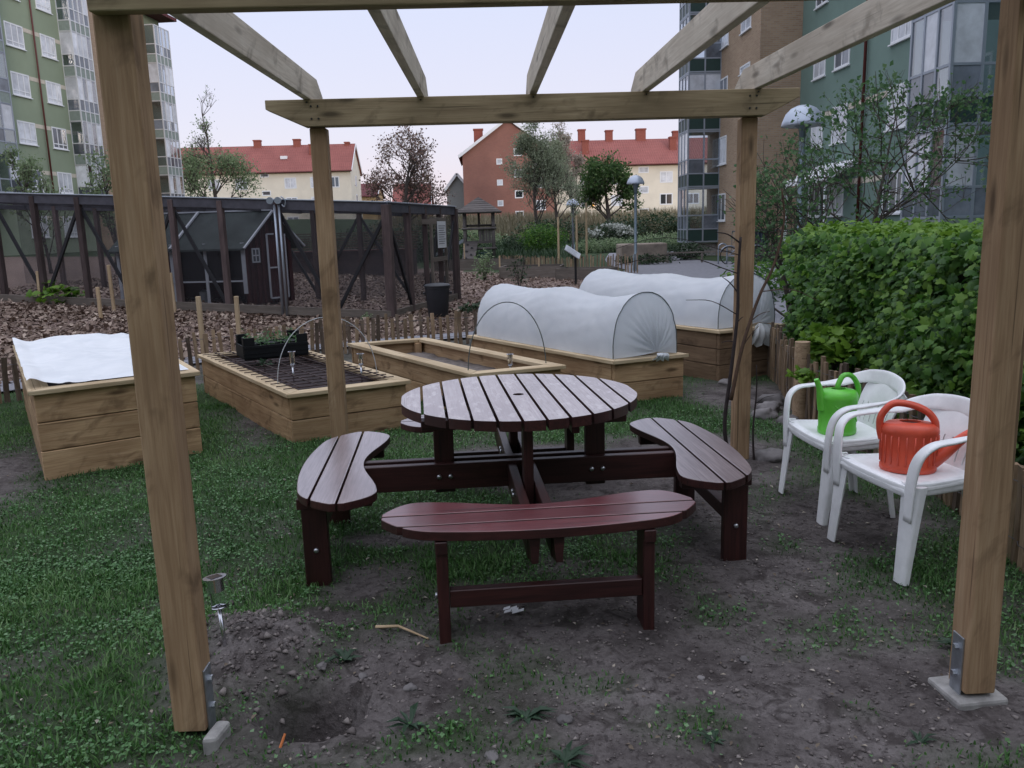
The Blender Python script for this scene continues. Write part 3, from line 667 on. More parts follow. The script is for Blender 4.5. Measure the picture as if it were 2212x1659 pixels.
def glazed_balcony(B, F, L, p, z, front=3, side=2, end=0, panel='panel', rails='alu', seed=0, sidepane=None, H=2.62, pale_share=.5):
    """one storey of a glazed balcony: front length L along the wall, p deep; end=0 glazes the x=0 end, 1 the x=L end"""
    rr = random.Random(seed); fr = MB(); zz = [.03, .60, .66, 1.24, 1.32, 2.52]
    def face(A, d, n, cnt):
        # A start, d unit direction, cnt panes; members along one face
        for i in range(1 if d[1] else 0, cnt+1):
            q = Vector(A)+Vector(d)*(n*i/cnt); fr.box((q.x-.035, q.y-.035, z), (q.x+.035, q.y+.035, z+H))
        for h in ((.0, .60, 1.26, 2.54) if d[0] else (.002, .602, 1.262, 2.538)):
            a = Vector(A); b = a+Vector(d)*n; lo = (min(a.x, b.x)-.03, min(a.y, b.y)-.03, z+h); hi = (max(a.x, b.x)+.03, max(a.y, b.y)+.03, z+h+.06)
            fr.box(lo, hi)
    ex = 0 if end == 0 else L
    face((0, -p, 0), (1, 0, 0), L, front); face((ex, -p, 0), (0, 1, 0), p, side)
    fo = fr.build('balcony', M[rails], B, M=F)
    sl = MB().box((.0, -p+.05, z-.04), (L, 0, z+.10)); sl.build('slab', M['panelg'], fo, M=F)
    def fill(A, d, n, cnt, is_front):
        for i in range(cnt):
            a = Vector(A)+Vector(d)*(n*i/cnt+.03); b = Vector(A)+Vector(d)*(n*(i+1)/cnt-.03); t_ = .012
            perp = Vector((-d[1], d[0], 0))*t_
            def quad(h0, h1, nm, mt):
                lo = a-perp; hi = b+perp
                MB().box((min(lo.x, hi.x), min(lo.y, hi.y), z+h0), (max(lo.x, hi.x), max(lo.y, hi.y), z+h1)).build(nm, M[mt], fo, M=F)
            quad(.06, .60, 'panel', panel)
            quad(.66, 1.26, 'pane', 'midpane' if rr.random() < .7 else 'glass')
            quad(1.32, 2.54, 'pane', 'palepane' if rr.random() < pale_share else 'glass')  # pale panes stand for reflected sky as well as curtains
    fill((0, -p, 0), (1, 0, 0), L, front, True); fill((ex, -p, 0), (0, 1, 0), p, side, False)
    return fo

# --- right: teal rendered block with glazed balconies, and the tan brick block
B = thing('apartment_building', 'teal green rendered apartment block on the right with glazed balconies', 'building', (13.05, 24, 0))
MB().box((13.05, 4, -.3), (24, 34.62, 21)).build('wall', M['greenr'], B)
Fm = wallM((13.05, 34.6), (0, -1), (-1, 0))
for k in range(7):
    z = 1.69+2.615*k
    for (y0, y1, mu) in ((33.28, 32.15, (.5,)), (31.32, 30.05, (.5,)), (27.05, 25.78, (.36, .72))):
        window(B, Fm, 34.6-y0, 34.6-y1, z, z+1.32, mu, None, 'palepane' if (k+int(y0)) % 3 else 'midpane')
    for (y0, y1) in ((15.5, 14.2), (11.2, 9.9)): window(B, Fm, 34.6-y0, 34.6-y1, z, z+1.32, (.5,), None, 'midpane')
    if k in (0, 1, 3, 5):
        MB().box((13.05-.012, 27.12, z+1.06), (13.06, 29.98, z+1.26)).build('cream_band', M['creamband'], B); MB().box((13.05-.012, 31.4, z+1.06), (13.06, 32.08, z+1.26)).build('cream_band', M['creamband'], B)
MB().tube([(12.95, 28.64, .2), (12.95, 28.64, 20.5)], .055, 8).build('downpipe', M['pipe'], B, smooth=True)
pc = MB().add([(11.9, 29.0, 3.02), (13.04, 29.0, 3.62), (13.04, 33.0, 3.62), (11.9, 33.0, 3.02), (11.9, 29.0, 2.86), (13.04, 29.0, 3.44), (13.04, 33.0, 3.44), (11.9, 33.0, 2.86)], [(0,1,2,3),(4,7,6,5),(0,4,5,1),(3,2,6,7),(0,3,7,4)])
pc.build('porch_canopy', M['frame'], B)
for y in (29.1, 32.9): bar('porch_post', (11.98, y, 0), (11.98, y, 2.9), .09, .09, M['frame'], B)
Fb = wallM((13.05, 20.3), (0, -1), (-1, 0))
for k in range(-1, 5): glazed_balcony(B, Fb, 1.75, 2.75, 3.5+2.62*k, 3, 4, 1, 'panel' if k >= 0 else 'panelg', seed=40+k, pale_share=.42)
MB().box((13.046, 18.9, 0), (13.056, 20.1, 20)).build('recess', M['bricktan'], B)
for k in range(6): window(B, Fb, .25, 1.25, 1.2+2.62*k, 3.1+2.62*k-.3, (.5,), None, 'midpane')

B = thing('apartment_building', 'tan brick apartment block with stacked glazed balconies beside the teal block', 'building', (11.35, 40, 0))
MB().box((11.35, 34.63, -.3), (24, 42.4, 21)).build('wall', M['bricktan'], B)
Fm = wallM((11.35, 58), (0, -1), (-1, 0))
for k in range(7):
    z = 1.65+2.62*k
    window(B, Fm, 58-40.35, 58-39.05, z, z+1.28, (.5,), None, 'palepane' if k % 2 else 'midpane')
    if k in (2, 5): window(B, Fm, 58-37.2, 58-35.85, z+.95, z+1.28, (), None, 'palepane')
    elif k != 1 and k != 0: window(B, Fm, 58-37.2, 58-35.85, z, z+1.28, (.5,), None, 'palepane')
Fb = wallM((11.35, 42.05), (0, -1), (-1, 0))
for k in range(-1, 6): glazed_balcony(B, Fb, 1.85, 1.52, 3.28+2.62*k, 3, 2, 1, 'panel', seed=70+k, pale_share=.3)
MB().box((9.95, 40.4, -.2), (11.34, 41.9, .62)).build('plinth', M['concrete'], B)
# cellar railing between the blocks
B = thing('metal_railing', 'low grey metal railing in front of the brick block', 'railing', (11.2, 33.2, 0))
for s in (0.0, 1.0): bar('rail', (10.0, 33.4, .25+s*.95), (12.9, 33.4, .25+s*.95), .04, .04, M['grate'], B, c=0)
for i in range(20): bar('baluster', (10.0+i*.152, 33.4, .25), (10.0+i*.152, 33.4, 1.2), .02, .02, M['grate'], B, c=0)
MB().box((10.7, 33.42, .05), (11.5, 33.5, 1.25)).build('dark_panel', plain('navy_panel', (.02,.03,.055), .5), B)

# --- left: sage green apartment block running away from us
d = Vector((.119, .993, 0)).normalized(); n = Vector((.993, -.119, 0)).normalized()
O = Vector((-25.0, 50.6, 0))-d*12
B = thing('apartment_building', 'sage green rendered apartment block on the left with white windows', 'building', tuple(O))
Fl = wallM(O, d, n)
def sY(Y): return (Y-50.6)/.993+12
MB().box((-16, 0, -.5), (sY(54.3), 12, 21.5)).build('wall', M['greenl'], B, M=Fl)
MB().box((sY(54.31), -.02, -.5), (sY(61.9), 12, 21.4)).build('brick_wall', M['bricktan'], B, M=Fl)
MB().box((sY(61.91), 0, -.5), (sY(64.6), 10, 17.2)).build('end_wall', M['greenl'], B, M=Fl)
rf = MB().box((sY(61.5), -1.2, 17.2), (sY(65.0), 10.4, 17.42)); rf.build('roof', M['roofdark'], B, M=Fl)
for k in range(8):
    z = 1.85+2.56*k-.02
    for (a, b) in ((47.55, 49.05), (50.5, 51.85), (38.6, 40.0)):
        window(B, Fl, sY(a), sY(b), z, z+1.22, (.36, .68), .22, 'palepane' if (k+int(a)) % 4 else 'midpane', fw=.075)
    for (a, b) in ((49.1, 50.45), (51.9, 52.35)): MB().box((sY(a), -.012, z+.98), (sY(b), .02, z+1.2)).build('cream_band', M['creamband'], B, M=Fl)
    if k > 0 and k < 6:
        glazed_balcony(B, Fl @ Matrix.Translation((sY(52.4), 0, 0)), 1.9, .75, z-.85, 4, 1, 0, 'panelg', 'alul', seed=k, H=2.56, pale_share=.55)
        glazed_balcony(B, Fl @ Matrix.Translation((sY(41.7), 0, 0)), 4.2, 1.0, z-.85, 5, 1, 0, 'panelg', 'alu', seed=20+k, H=2.56, pale_share=.3)
        glazed_balcony(B, Fl @ Matrix.Translation((sY(61.95), 0, 0)), 2.1, .95, z-.85, 4, 1, 0, 'panelg', 'alul', seed=30+k, H=2.56, pale_share=.5)
glazed_balcony(B, Fl @ Matrix.Translation((sY(52.4), 0, 0)), 1.9, .75, 1.85+2.56*6-.87, 4, 1, 0, 'panelg', 'alul', seed=9, H=2.56)
q = Fl @ Vector((sY(49.85), -.10, 0)); MB().tube([(q.x, q.y, .2), (q.x, q.y, 21)], .05, 8).build('downpipe', M['pipe'], B, smooth=True)

# --- unseen block added behind the camera to shade the garden and darken facing surfaces
B = thing('apartment_building', 'unseen apartment block added behind the camera to shade the garden', 'building', (0, -18, 0))
MB().box((-48, -30, -.3), (52, -18, 15)).build('wall', M['greenl'], B)
MB().box((-48.6, -30.6, 15), (52.6, -17.4, 15.3)).build('roof', M['roofdark'], B)
Fz = wallM((52, -18), (-1, 0), (0, 1))
for k in range(5):
    for i in range(24): window(B, Fz, 3+4.0*i, 4.5+4.0*i, 1.5+2.6*k, 2.8+2.6*k, (.5,), None, 'midpane')

# --- far houses
def gable_house(name, label, x0, x1, y0, y1, z0, ze, zr, wallm, roofm, ridge='x', over=.5, gable_trim=True):
    B = thing(name, label, 'building', ((x0+x1)/2, y0, z0))
    MB().box((x0, y0, z0), (x1, y1, ze)).build('wall', wallm, B)
    if ridge == 'x':
        ym = (y0+y1)/2
        for x in (x0, x1): MB().add([(x, y0, ze), (x, y1, ze), (x, ym, zr-.1)], [(0,1,2)]).build('gable', wallm, B)
        k = (zr-ze)/(ym-y0); r_ = MB(); e0 = ze-k*over
        for s in (-1, 1):
            ye = y0-over if s < 0 else y1+over
            r_.add([(x0-over*.6, ye, e0), (x1+over*.6, ye, e0), (x1+over*.6, ym, zr), (x0-over*.6, ym, zr), (x0-over*.6, ye, e0-.22), (x1+over*.6, ye, e0-.22), (x1+over*.6, ym, zr-.22), (x0-over*.6, ym, zr-.22)],
                   [(0,1,2,3),(4,7,6,5),(0,4,5,1),(1,5,6,2),(0,3,7,4)])
        ro = r_.build('roof', roofm, B)
        MB().tube([(x0-over*.3, y0-over-.08, e0-.12), (x1+over*.3, y0-over-.08, e0-.12)], .09, 6).build('gutter', M['pipe'], B)
        tr = MB()
        for s in (-1, 1): tr.obox((x1+over*.62, y0-over if s < 0 else y1+over, e0-.1), (x1+over*.62, ym, zr-.1), .06, .34)
        tr.build('verge_board', M['frame'], B)
    else:
        xm = (x0+x1)/2; MB().add([(x0, y0, ze), (x1, y0, ze), (xm, y0, zr-.1)], [(0,1,2)]).build('gable', wallm, B)
        k = (zr-ze)/(xm-x0); r_ = MB(); e0 = ze-k*over; ya, yb = y0-.35, y1
        for s in (-1, 1):
            xe = x0-over if s < 0 else x1+over
            r_.add([(xe, ya, e0), (xm, ya, zr), (xm, yb, zr), (xe, yb, e0), (xe, ya, e0-.2), (xm, ya, zr-.2), (xm, yb, zr-.2), (xe, yb, e0-.2)], [(0,1,2,3),(4,7,6,5),(0,4,5,1),(0,3,7,4)])
        ro = r_.build('roof', roofm, B); tr = MB()
        for s in (-1, 1): tr.obox((x0-over if s < 0 else x1+over, ya-.04, e0-.12), (xm, ya-.04, zr-.12), .06, .34)
        tr.build('verge_board', M['frame'], B)
    WM_roof[B.name] = ro
    return B
WM_roof = {}
chim = plain('chimney_brick', (.27,.085,.062), .9, nz=.15)
def chimney(B, x, y, z0, z1, w=1.2):
    w *= .85; z1 -= .35; m = MB().box((x-w/2, y-.45, z0), (x+w/2, y+.45, z1-.18)); m.box((x-w/2-.08, y-.53, z1-.18), (x+w/2+.08, y+.53, z1)); m.build('chimney', chim, WM_roof[B.name])
B1 = gable_house('long_house', 'long cream house with red tiled roof behind the hen run', -47, -19.6, 126, 136, 0, 11.3, 15.2, M['cream'], M['roofred'])
F1 = wallM((-47, 126), (1, 0), (0, -1))
for (x, z, w, h, p, mu) in ((-32.9,10.15,1.3,.62,'darkpane',()),(-32.8,7.5,1.3,.75,'darkpane',()),(-29.4,8.45,1.75,1.6,'palepane',(.5,)),(-25.6,8.45,1.75,1.6,'palepane',(.5,)),(-36.6,8.45,1.75,1.6,'palepane',(.5,)),(-40.6,8.45,1.75,1.6,'palepane',(.5,)),
                        (-29.4,5.6,1.75,1.6,'midpane',(.5,)),(-25.6,5.6,1.75,1.6,'palepane',(.5,)),(-22.6,8.45,1.3,1.6,'midpane',(.5,)),(-36.6,5.6,1.75,1.6,'midpane',(.5,)),(-32.8,4.8,1.3,.75,'darkpane',()),(-29.4,2.8,1.75,1.6,'midpane',(.5,)),(-25.6,2.8,1.75,1.6,'palepane',(.5,))):
    window(B1, F1, x+47, x+47+w, z, z+h, mu, None, p, fw=.14, sill=False)
F1g = wallM((-19.6, 126), (0, 1), (1, 0))
for z in (3.2, 6.0, 8.8): window(B1, F1g, 4.2, 5.8, z, z+1.6, (.5,), None, 'midpane', fw=.14, sill=False)
for x, y in ((-34.2, 131), (-28.2, 131)): chimney(B1, x, y, 14.2, 16.4)
chimney(B1, -25.6, 129.2, 12.9, 15.4, 1.0); chimney(B1, -20.6, 131, 14, 15.8, .8)
mb = MB().box((-30.2, 127.9, 12.9), (-29.2, 128.9, 13.35)); mb.build('roof_hatch', M['frame'], WM_roof[B1.name])
B0 = gable_house('brick_house', 'red brick house gable at far left behind the sage block', -64, -46.6, 138, 150, 0, 12.6, 18.6, M['brickred'], M['roofred'], 'y')
chimney(B0, -52.2, 140, 15, 19.4, 1.6)
B2 = gable_house('brick_gable_house', 'red brick apartment house with its gable facing us', -2.5, 9.3, 108, 122, 0, 11.3, 15.5, M['brickred'], M['roofred'], 'y')
F2 = wallM((-2.5, 108), (1, 0), (0, -1))
for z in (10.75, 8.1, 5.5, 2.9): window(B2, F2, 6.55, 7.65, z, z+1.0, (), None, 'darkpane', fw=.13, sill=False)
for z in (9.75, 7.15, 4.55): window(B2, F2, 4.3, 5.05, z, z+.75, (), None, 'palepane', fw=.12, sill=False)
for z in (9.5, 6.7, 3.9): window(B2, F2, 9.2, 10.5, z, z+1.3, (.5,), None, 'midpane', fw=.13, sill=False)
window(B2, F2, 4.5, 5.3, 1.9, 2.65, (), None, 'midpane', fw=.12, sill=False)
chimney(B2, -.4, 112, 12, 15.0, 1.4)
B3 = gable_house('cream_house', 'cream apartment house with red roof behind the dark tree', 9.4, 34, 109, 120, 0, 9.75, 13.1, M['cream'], M['roofred'])
F3 = wallM((9.4, 109), (1, 0), (0, -1))
for x, w, zs, p in ((23.0, 1.7, ((7.0, 1.45, 'palepane'), (4.2, 1.45, 'darkpane'), (1.7, 1.35, 'darkpane')), None), (20.2, 1.35, ((8.3, .8, 'palepane'), (5.7, .95, 'palepane'), (2.85, .95, 'darkpane')), None), (16.6, 1.6, ((6.9, 1.4, 'palepane'), (4.2, 1.4, 'palepane'), (1.5, 1.35, 'palepane')), None), (12.6, 1.6, ((6.9, 1.4, 'palepane'), (4.2, 1.4, 'midpane')), None), (26.6, 1.6, ((6.9, 1.4, 'palepane'), (4.2, 1.4, 'midpane')), None)):
    for z, h, pm in zs: window(B3, F3, x-9.4, x-9.4+w, z, z+h, (.5,) if h > 1.1 else (), None, pm, fw=.13, sill=False)
for x, y, z in ((13.5, 114.5, 14.9), (17.2, 114.5, 14.7), (21.5, 114.5, 14.8), (26.5, 114.5, 14.4)): chimney(B3, x, y, 12, z, 1.5 if x > 20 else 1.1)
chimney(B3, 13.6, 111.5, 10.6, 13.2, 1.0); chimney(B3, 25.3, 112, 10.8, 13.4, 1.0)
mb = MB(); mb.box((24.2, 108.3, 1.35), (24.3, 108.36, 1.5)); 
B4 = gable_house('grey_house', 'small grey house left of the red brick gable', -4.9, -2.0, 113, 120, 0, 7.4, 9.2, M['greyhouse'], M['roofdark'], 'y', .3)
B5 = gable_house('orange_house', 'far low orange house with red roof between the trees', -16, -9.6, 150, 158, 0, 6.8, 10.3, plain('orange_render', (.42,.20,.12), .9, nz=.08), M['roofred'])
B6 = gable_house('yellow_house', 'far yellow house end beside the long cream house', -24.8, -19, 150, 160, 0, 8.4, 10.6, plain('yellow_render', (.50,.36,.19), .9, nz=.08), M['roofdark'])

# wall lamp glowing by a door of the cream house
lm, t, bs, o_ = newmat('amber_glow'); bs.inputs['Base Color'].default_value = (1,.5,.12,1); bs.inputs['Emission Color'].default_value = (1,.42,.08,1); bs.inputs['Emission Strength'].default_value = 2.2
for (x, z, lb) in ((22.2, 2.05, 'small amber wall lamp by the lowest window of the cream house'), (14.2, 4.4, 'small amber lamp glowing through the dark tree')):
    tag(MB().lathe([(.02, -.2), (.14, -.12), (.16, .05), (.05, .18)], 10, (x, 108.75, z)).build('wall_lamp', lm, smooth=True), lb, 'lamp')
# ------------------------------------------------------------------ hen run
H = thing('hen_run', 'long dark timber hen run covered with wire netting', 'hen run', (-5, 16, 0))
A0, A1, A2 = Vector((-12.6, 17.25)), Vector((-1.72, 14.83)), Vector((-.66, 18.6))
dirF = (A1-A0).normalized(); A3 = A2+(A0-A1)
def fx(x): t_ = (x-A0.x)/(A1.x-A0.x); return A0+(A1-A0)*t_
def top(p): return 2.0+.057*max(0, -1.7-p.x) if p.x > -9.8 else 2.0+.057*8.1
def g0(p): return float(gz(p.x, p.y, False))
posts = [-12.5, -11.45, -10.45, -9.5, -8.62, -7.68, -6.72, -5.78, -4.82, -3.72, -2.75]
def rp(p, w, mat='runpost', **k): return bar('post', (p.x, p.y, g0(p)-.1), (p.x, p.y, top(p)), w, w, M[mat], H, up=(dirF.x, dirF.y, 0), c=.006)
for i, x in enumerate(posts): rp(fx(x), .105)
rp(A1, .15)
sd = (A2-A1)
side = [A1+sd*q for q in (.27, .5, .73)]
for p in side: rp(p, .09)
rp(A2, .14)
bk = [A2+(A3-A2)*q for q in (.1, .2, .3, .4, .5, .6, .7, .8, .9)]
for p in bk: rp(p, .10)
def rail(P, Q, dz, w, t_, mat, nm='rail'): return bar(nm, (P.x, P.y, top(P)+dz), (Q.x, Q.y, top(Q)+dz), w, t_, M[mat], H, c=.004)
E0 = fx(-9.8)
for P, Q in ((A0, E0), (E0, A1), (A1, A2), (A2, A3)):
    rail(P, Q, -.05, .07, .17, 'runrail'); rail(P, Q, .045, .12, .022, 'zinc', 'gutter_strip')
for q in (.0, .22, .44, .66, .88): 
    P = fx(A0.x+(A1.x-A0.x)*q*.98+.3); Q = P+sd; rail(P, Q, -.09, .06, .10, 'runrail', 'roof_joist')
for P, Q in ((E0, A1), (A1, A2), (A0, E0)): bar('base_board', (P.x, P.y-.06, g0(P)+.06), (Q.x, Q.y-.06, g0(Q)+.06), .04, .15, M['board'], H, c=.004)
def brace(P, Q, up_first=True, w=.055):
    a = (P.x, P.y+.03, (top(P)-.14) if up_first else g0(P)+.08); b = (Q.x, Q.y+.03, (g0(Q)+.08) if up_first else top(Q)-.14)
    bar('brace', a, b, .045, w, M['runbrace'], H, c=0)
pp = [fx(x) for x in posts]+[A1]
for i, j, u in ((3,4,True),(5,4,True),(5,6,True),(7,6,True),(7,8,True),(9,10,True),(11,10,True),(3,2,True)): brace(pp[i], pp[j], u)
brace(A1, side[0], True); brace(side[1], side[2], False); brace(side[2], A2, False, .05); brace(bk[1], bk[2]); brace(bk[2], bk[3], False); brace(bk[0], bk[1], False)
def net(P, Q, nm='netting'):
    MB().add([(P.x, P.y+.05, g0(P)), (Q.x, Q.y+.05, g0(Q)), (Q.x, Q.y+.05, top(Q)), (P.x, P.y+.05, top(P))], [(0,1,2,3)]).build(nm, M['net'], H)
for a, b in zip(pp[:-1], pp[1:]): net(a, b)
for a, b in zip([A1]+side, side+[A2]): net(a, b)
net(A2, A3)
# gate hardware: zinc pipes and rollers
gp = fx(-3.72)
g = MB()
for s in (-.035, .045): g.tube([(gp.x+s, gp.y-.10, g0(gp)-.02), (gp.x+s, gp.y-.10, top(gp)-.05)], .022, 8)
g.build('gate_pipe', M['zinc'], H, smooth=True)
for s in (-.07, .07):
    MB().tube([(gp.x+s-.02, gp.y-.18, top(gp)+.02), (gp.x+s-.02, gp.y-.10, top(gp)+.02)], .062, 16).build('roller', M['zinc'], H, smooth=True, sharp=40)
MB().tube(crom([(gp.x+.10, gp.y-.12, top(gp)+.09), (gp.x+.17, gp.y-.12, top(gp)+.02), (gp.x+.15, gp.y-.12, top(gp)-.09), (gp.x+.10, gp.y-.12, top(gp)-.05)], 5), .012, 6).build('bracket', M['zinc'], H, smooth=True)
MB().box((side[1].x-.05, side[1].y-.1, 1.66), (side[2].x-.0, side[1].y-.06, 1.76)).build('door_header', M['board'], H)
# door with notice on the short side
dn = sd.normalized(); nn = Vector((dn.y, -dn.x))
def onside(q, o_=.10): p = A1+sd*q+nn*o_; return p
for q in (.55, .78): p = onside(q, .06); bar('door_stile', (p.x, p.y, .15), (p.x, p.y, 1.8), .07, .05, M['board'], H, up=(nn.x, nn.y, 0))
for z in (.25, .95, 1.75): a, b = onside(.55, .07), onside(.78, .07); bar('door_rail', (a.x, a.y, z), (b.x, b.y, z), .05, .09, M['board'], H)
a, b = onside(.59, .14), onside(.73, .14)
nt_ = MB().add([(a.x, a.y, 1.18), (b.x, b.y, 1.18), (b.x, b.y, 1.72), (a.x, a.y, 1.72)], [(0,1,2,3)])
no = tag(nt_.build('notice', M['paper']), 'white printed notice pinned on the hen run door', 'notice')
ln = MB()
for i in range(9):
    z = 1.62-i*.045; a2, b2 = onside(.605, .146), onside(.715-.01*(i % 3), .146)
    ln.add([(a2.x, a2.y, z), (b2.x, b2.y, z), (b2.x, b2.y, z+.012), (a2.x, a2.y, z+.012)], [(0,1,2,3)])
ln.build('print', M['ink'], no)

# ------------------------------------------------------------------ coop inside the run
CB = thing('hen_coop', 'dark red hen coop with green felt roof and white trim inside the run', 'coop', (-5.25, 17.1, .1))
c0 = Vector((-4.98, 17.2)); gx = Vector((.86, .51)).normalized(); lx = Vector((-.51, .86)); lx = Vector((-.985, .17)).normalized()
gx = Vector((.62, .785)).normalized()
Wg, Ll = 1.25, 2.75; zb, zm, ze, zr = .12, .62, 1.42, 2.02
def cp(u, v, z): q = c0+gx*u+lx*v; return (q.x, q.y, z)
w = MB()
w.add([cp(0,0,zb), cp(Wg,0,zb), cp(Wg,0,ze), cp(Wg/2,0,zr), cp(0,0,ze)], [(0,1,2,3,4)])
w.add([cp(0,Ll,zm), cp(Wg,Ll,zm), cp(Wg,Ll,ze), cp(Wg/2,Ll,zr), cp(0,Ll,ze)], [(0,1,2,3,4)])
w.add([cp(0,1.55,zm), cp(0,Ll,zm), cp(0,Ll,ze), cp(0,1.55,ze)], [(0,1,2,3)])
w.add([cp(Wg,0,zb), cp(Wg,Ll,zb), cp(Wg,Ll,ze), cp(Wg,0,ze)], [(0,1,2,3)])
w.add([cp(0,0,zm), cp(Wg,0,zm), cp(Wg,Ll,zm), cp(0,Ll,zm)], [(0,1,2,3)])
w.build('wall', M['coopred'], CB)
# boards of the gable
for i in range(9):
    u0 = Wg*i/9; u = u0+Wg/18; h = ze+(zr-ze)*(1-abs(u-Wg/2)/(Wg/2))-.06; a = cp(u, -.012, zb); b = cp(u, -.012, h)
    bar('board', a, b, Wg/9-.012, .02, M['coopred'], CB, up=(lx.x, lx.y, 0), c=.003)
MB().add([cp(.015,.02,zm), cp(.015,1.55,zm), cp(.015,1.55,ze), cp(.015,.02,ze)], [(0,1,2,3)]).build('netting', M['net'], CB)
ov = .14; rf = MB(); k = (zr-ze)/(Wg/2)
for s in (0, 1):
    ue = -ov if s == 0 else Wg+ov
    rf.add([cp(ue,-.16,ze-k*ov), cp(Wg/2,-.16,zr+.02), cp(Wg/2,Ll+.1,zr+.02), cp(ue,Ll+.1,ze-k*ov), cp(ue,-.16,ze-k*ov-.04), cp(Wg/2,-.16,zr-.02), cp(Wg/2,Ll+.1,zr-.02), cp(ue,Ll+.1,ze-k*ov-.04)], [(0,1,2,3),(4,7,6,5),(0,4,5,1),(0,3,7,4),(3,2,6,7)])
ro = rf.build('roof', M['cooproof'], CB)
def tr(A, B_, w_=.07, nm='trim', parent=None): return bar(nm, A, B_, w_, .03, M['trim'], parent or CB, c=0)
tr(cp(-ov-.01,-.18,ze-k*ov), cp(Wg/2,-.18,zr+.02), .05, 'verge_board'); tr(cp(Wg+ov+.01,-.18,ze-k*ov), cp(Wg/2,-.18,zr+.02), .05, 'verge_board')
tr(cp(-ov,1.45,ze-k*ov+.03), cp(Wg/2-.02,1.45,zr+.04), .07, 'roof_batten'); tr(cp(Wg/2,-.16,zr+.035), cp(Wg/2,Ll+.1,zr+.035), .05, 'ridge_board')
tr(cp(-.02,-.03,.36), cp(-.02,-.03,ze-.02), .08, 'corner_board')
for v in (.8, 1.55, Ll): tr(cp(-.02,v,zb), cp(-.02,v,ze-.02), .06, 'stud')
tr(cp(-.02,0,zm), cp(-.02,1.9,zm), .045, 'sill_board')
# gable window and door
wn = MB(); wu, wz, ww, wh = .16, .98, .20, .30
for (a, b, c_, d_) in ((0,0,ww,.03),(0,wh-.03,ww,wh),(0,0,.03,wh),(ww-.03,0,ww,wh),(ww/2-.012,0,ww/2+.012,wh),(0,wh/2-.012,ww,wh/2+.012)):
    wn.add([cp(wu+a,-.06,wz+b), cp(wu+c_,-.06,wz+b), cp(wu+c_,-.06,wz+d_), cp(wu+a,-.06,wz+d_)], [(0,1,2,3)])
wo = wn.build('window', M['trim'], CB)
MB().add([cp(wu,-.05,wz), cp(wu+ww,-.05,wz), cp(wu+ww,-.05,wz+wh), cp(wu,-.05,wz+wh)], [(0,1,2,3)]).build('pane', M['midpane'], wo)
do = MB().add([cp(.56,-.045,.22), cp(1.0,-.045,.22), cp(1.0,-.045,1.55), cp(.56,-.045,1.55)], [(0,1,2,3)]).build('door', M['coopred'], CB)
for A, B_ in ((cp(.55,-.07,.22), cp(.55,-.07,1.56)), (cp(1.01,-.07,.22), cp(1.01,-.07,1.56)), (cp(.55,-.07,.86), cp(1.01,-.07,.86)), (cp(.55,-.07,.22), cp(1.01,-.07,.22)), (cp(.55,-.07,1.56), cp(.72,-.07,1.56))): tr(A, B_, .035, 'door_trim', do)
q = cp(.35, 1.25, .12)
tag(MB().lathe([(.14, 0), (.14, .03), (.10, .05), (.10, .27), (.03, .32)], 16, q).build('water_drinker', M['zinc'], smooth=True, sharp=40), 'pale metal hen drinker under the coop', 'drinker')
q = cp(.45, 1.25, .10)
tag(MB().lathe([(.16, 0), (.16, .025), (.02, .03)], 16, cp(.95, .9, .10)).build('feed_bowl', M['blackm'], smooth=True), 'dark feed bowl on the ground behind the coop drinker', 'bowl')
# dustbin at the run's corner
mb = MB(); zq = g0(Vector((-.87, 14.6)))
bn = thing('dustbin', 'dark grey plastic dustbin at the corner of the hen run', 'bin', (-.87, 14.6, zq))
mb.lathe([(.165, 0), (.175, .02), (.215, .52), (.225, .53), (.225, .56)], 28, (-.87, 14.6, zq)); mb.build('body', M['bin'], bn, smooth=True, sharp=35)
MB().lathe([(.232, .555), (.236, .575), (.21, .60), (.10, .615), (.02, .618)], 28, (-.87, 14.6, zq)).build('lid', M['bin'], bn, smooth=True, sharp=40)
for s in (-1, 1): MB().box((-.87+s*.235-.02, 14.55, zq+.42), (-.87+s*.235+.02, 14.65, zq+.46)).build('handle', M['bin'], bn)
# low slatted shed roof seen through the netting
sh = thing('garden_shed', 'low shed with reddish slatted roof seen through the netting', 'shed', (-5.4, 30, .2))
MB().box((-7.6, 29.6, 0), (-2.6, 31.5, .95)).build('wall', M['runpost'], sh)
for i in range(8): bar('roof_board', (-7.8, 29.3+i*.17, .96+i*.085), (-2.4, 29.3+i*.17, .96+i*.085), .17, .03, wood('shed_red', (.10,.05,.045), (.15,.08,.07), (.2,.11,.1), .9, False) if i == 0 else bpy.data.materials['shed_red'], sh, c=0)
# planting stakes
for x, y, h, lb in ((-8.75,16.4,.62,'pale stake beside the young hazel bush'),(-6.85,15.29,.85,'tall pale stake just left of the left front pergola post'),(-6.55,14.1,.55,'short stake hidden partly by the left front pergola post'),(-5.78,15.38,.74,'pale stake right of the left front pergola post'),(-3.41,9.84,.83,'thick pale stake nearest the fence left of the crate'),(-3.2,10.57,.77,'thinner pale stake right of the thick one near the crate'),
                  (1.66,25.96,.62,'pale stake in mulch before the dark old beds'),(.45,26.5,.70,'pale stake in mulch left of the dark old beds'),(-.85,34,1.0,'pale stake near the play tower ladder')):
    z = float(gz(x, y, False)); tag(bar('wooden_stake', (x, y, z-.1), (x+rnd.uniform(-.02, .02), y, z+h), .05, .05, M['stake'], c=.004), lb, 'stake', 'pale planting stakes in the mulch')
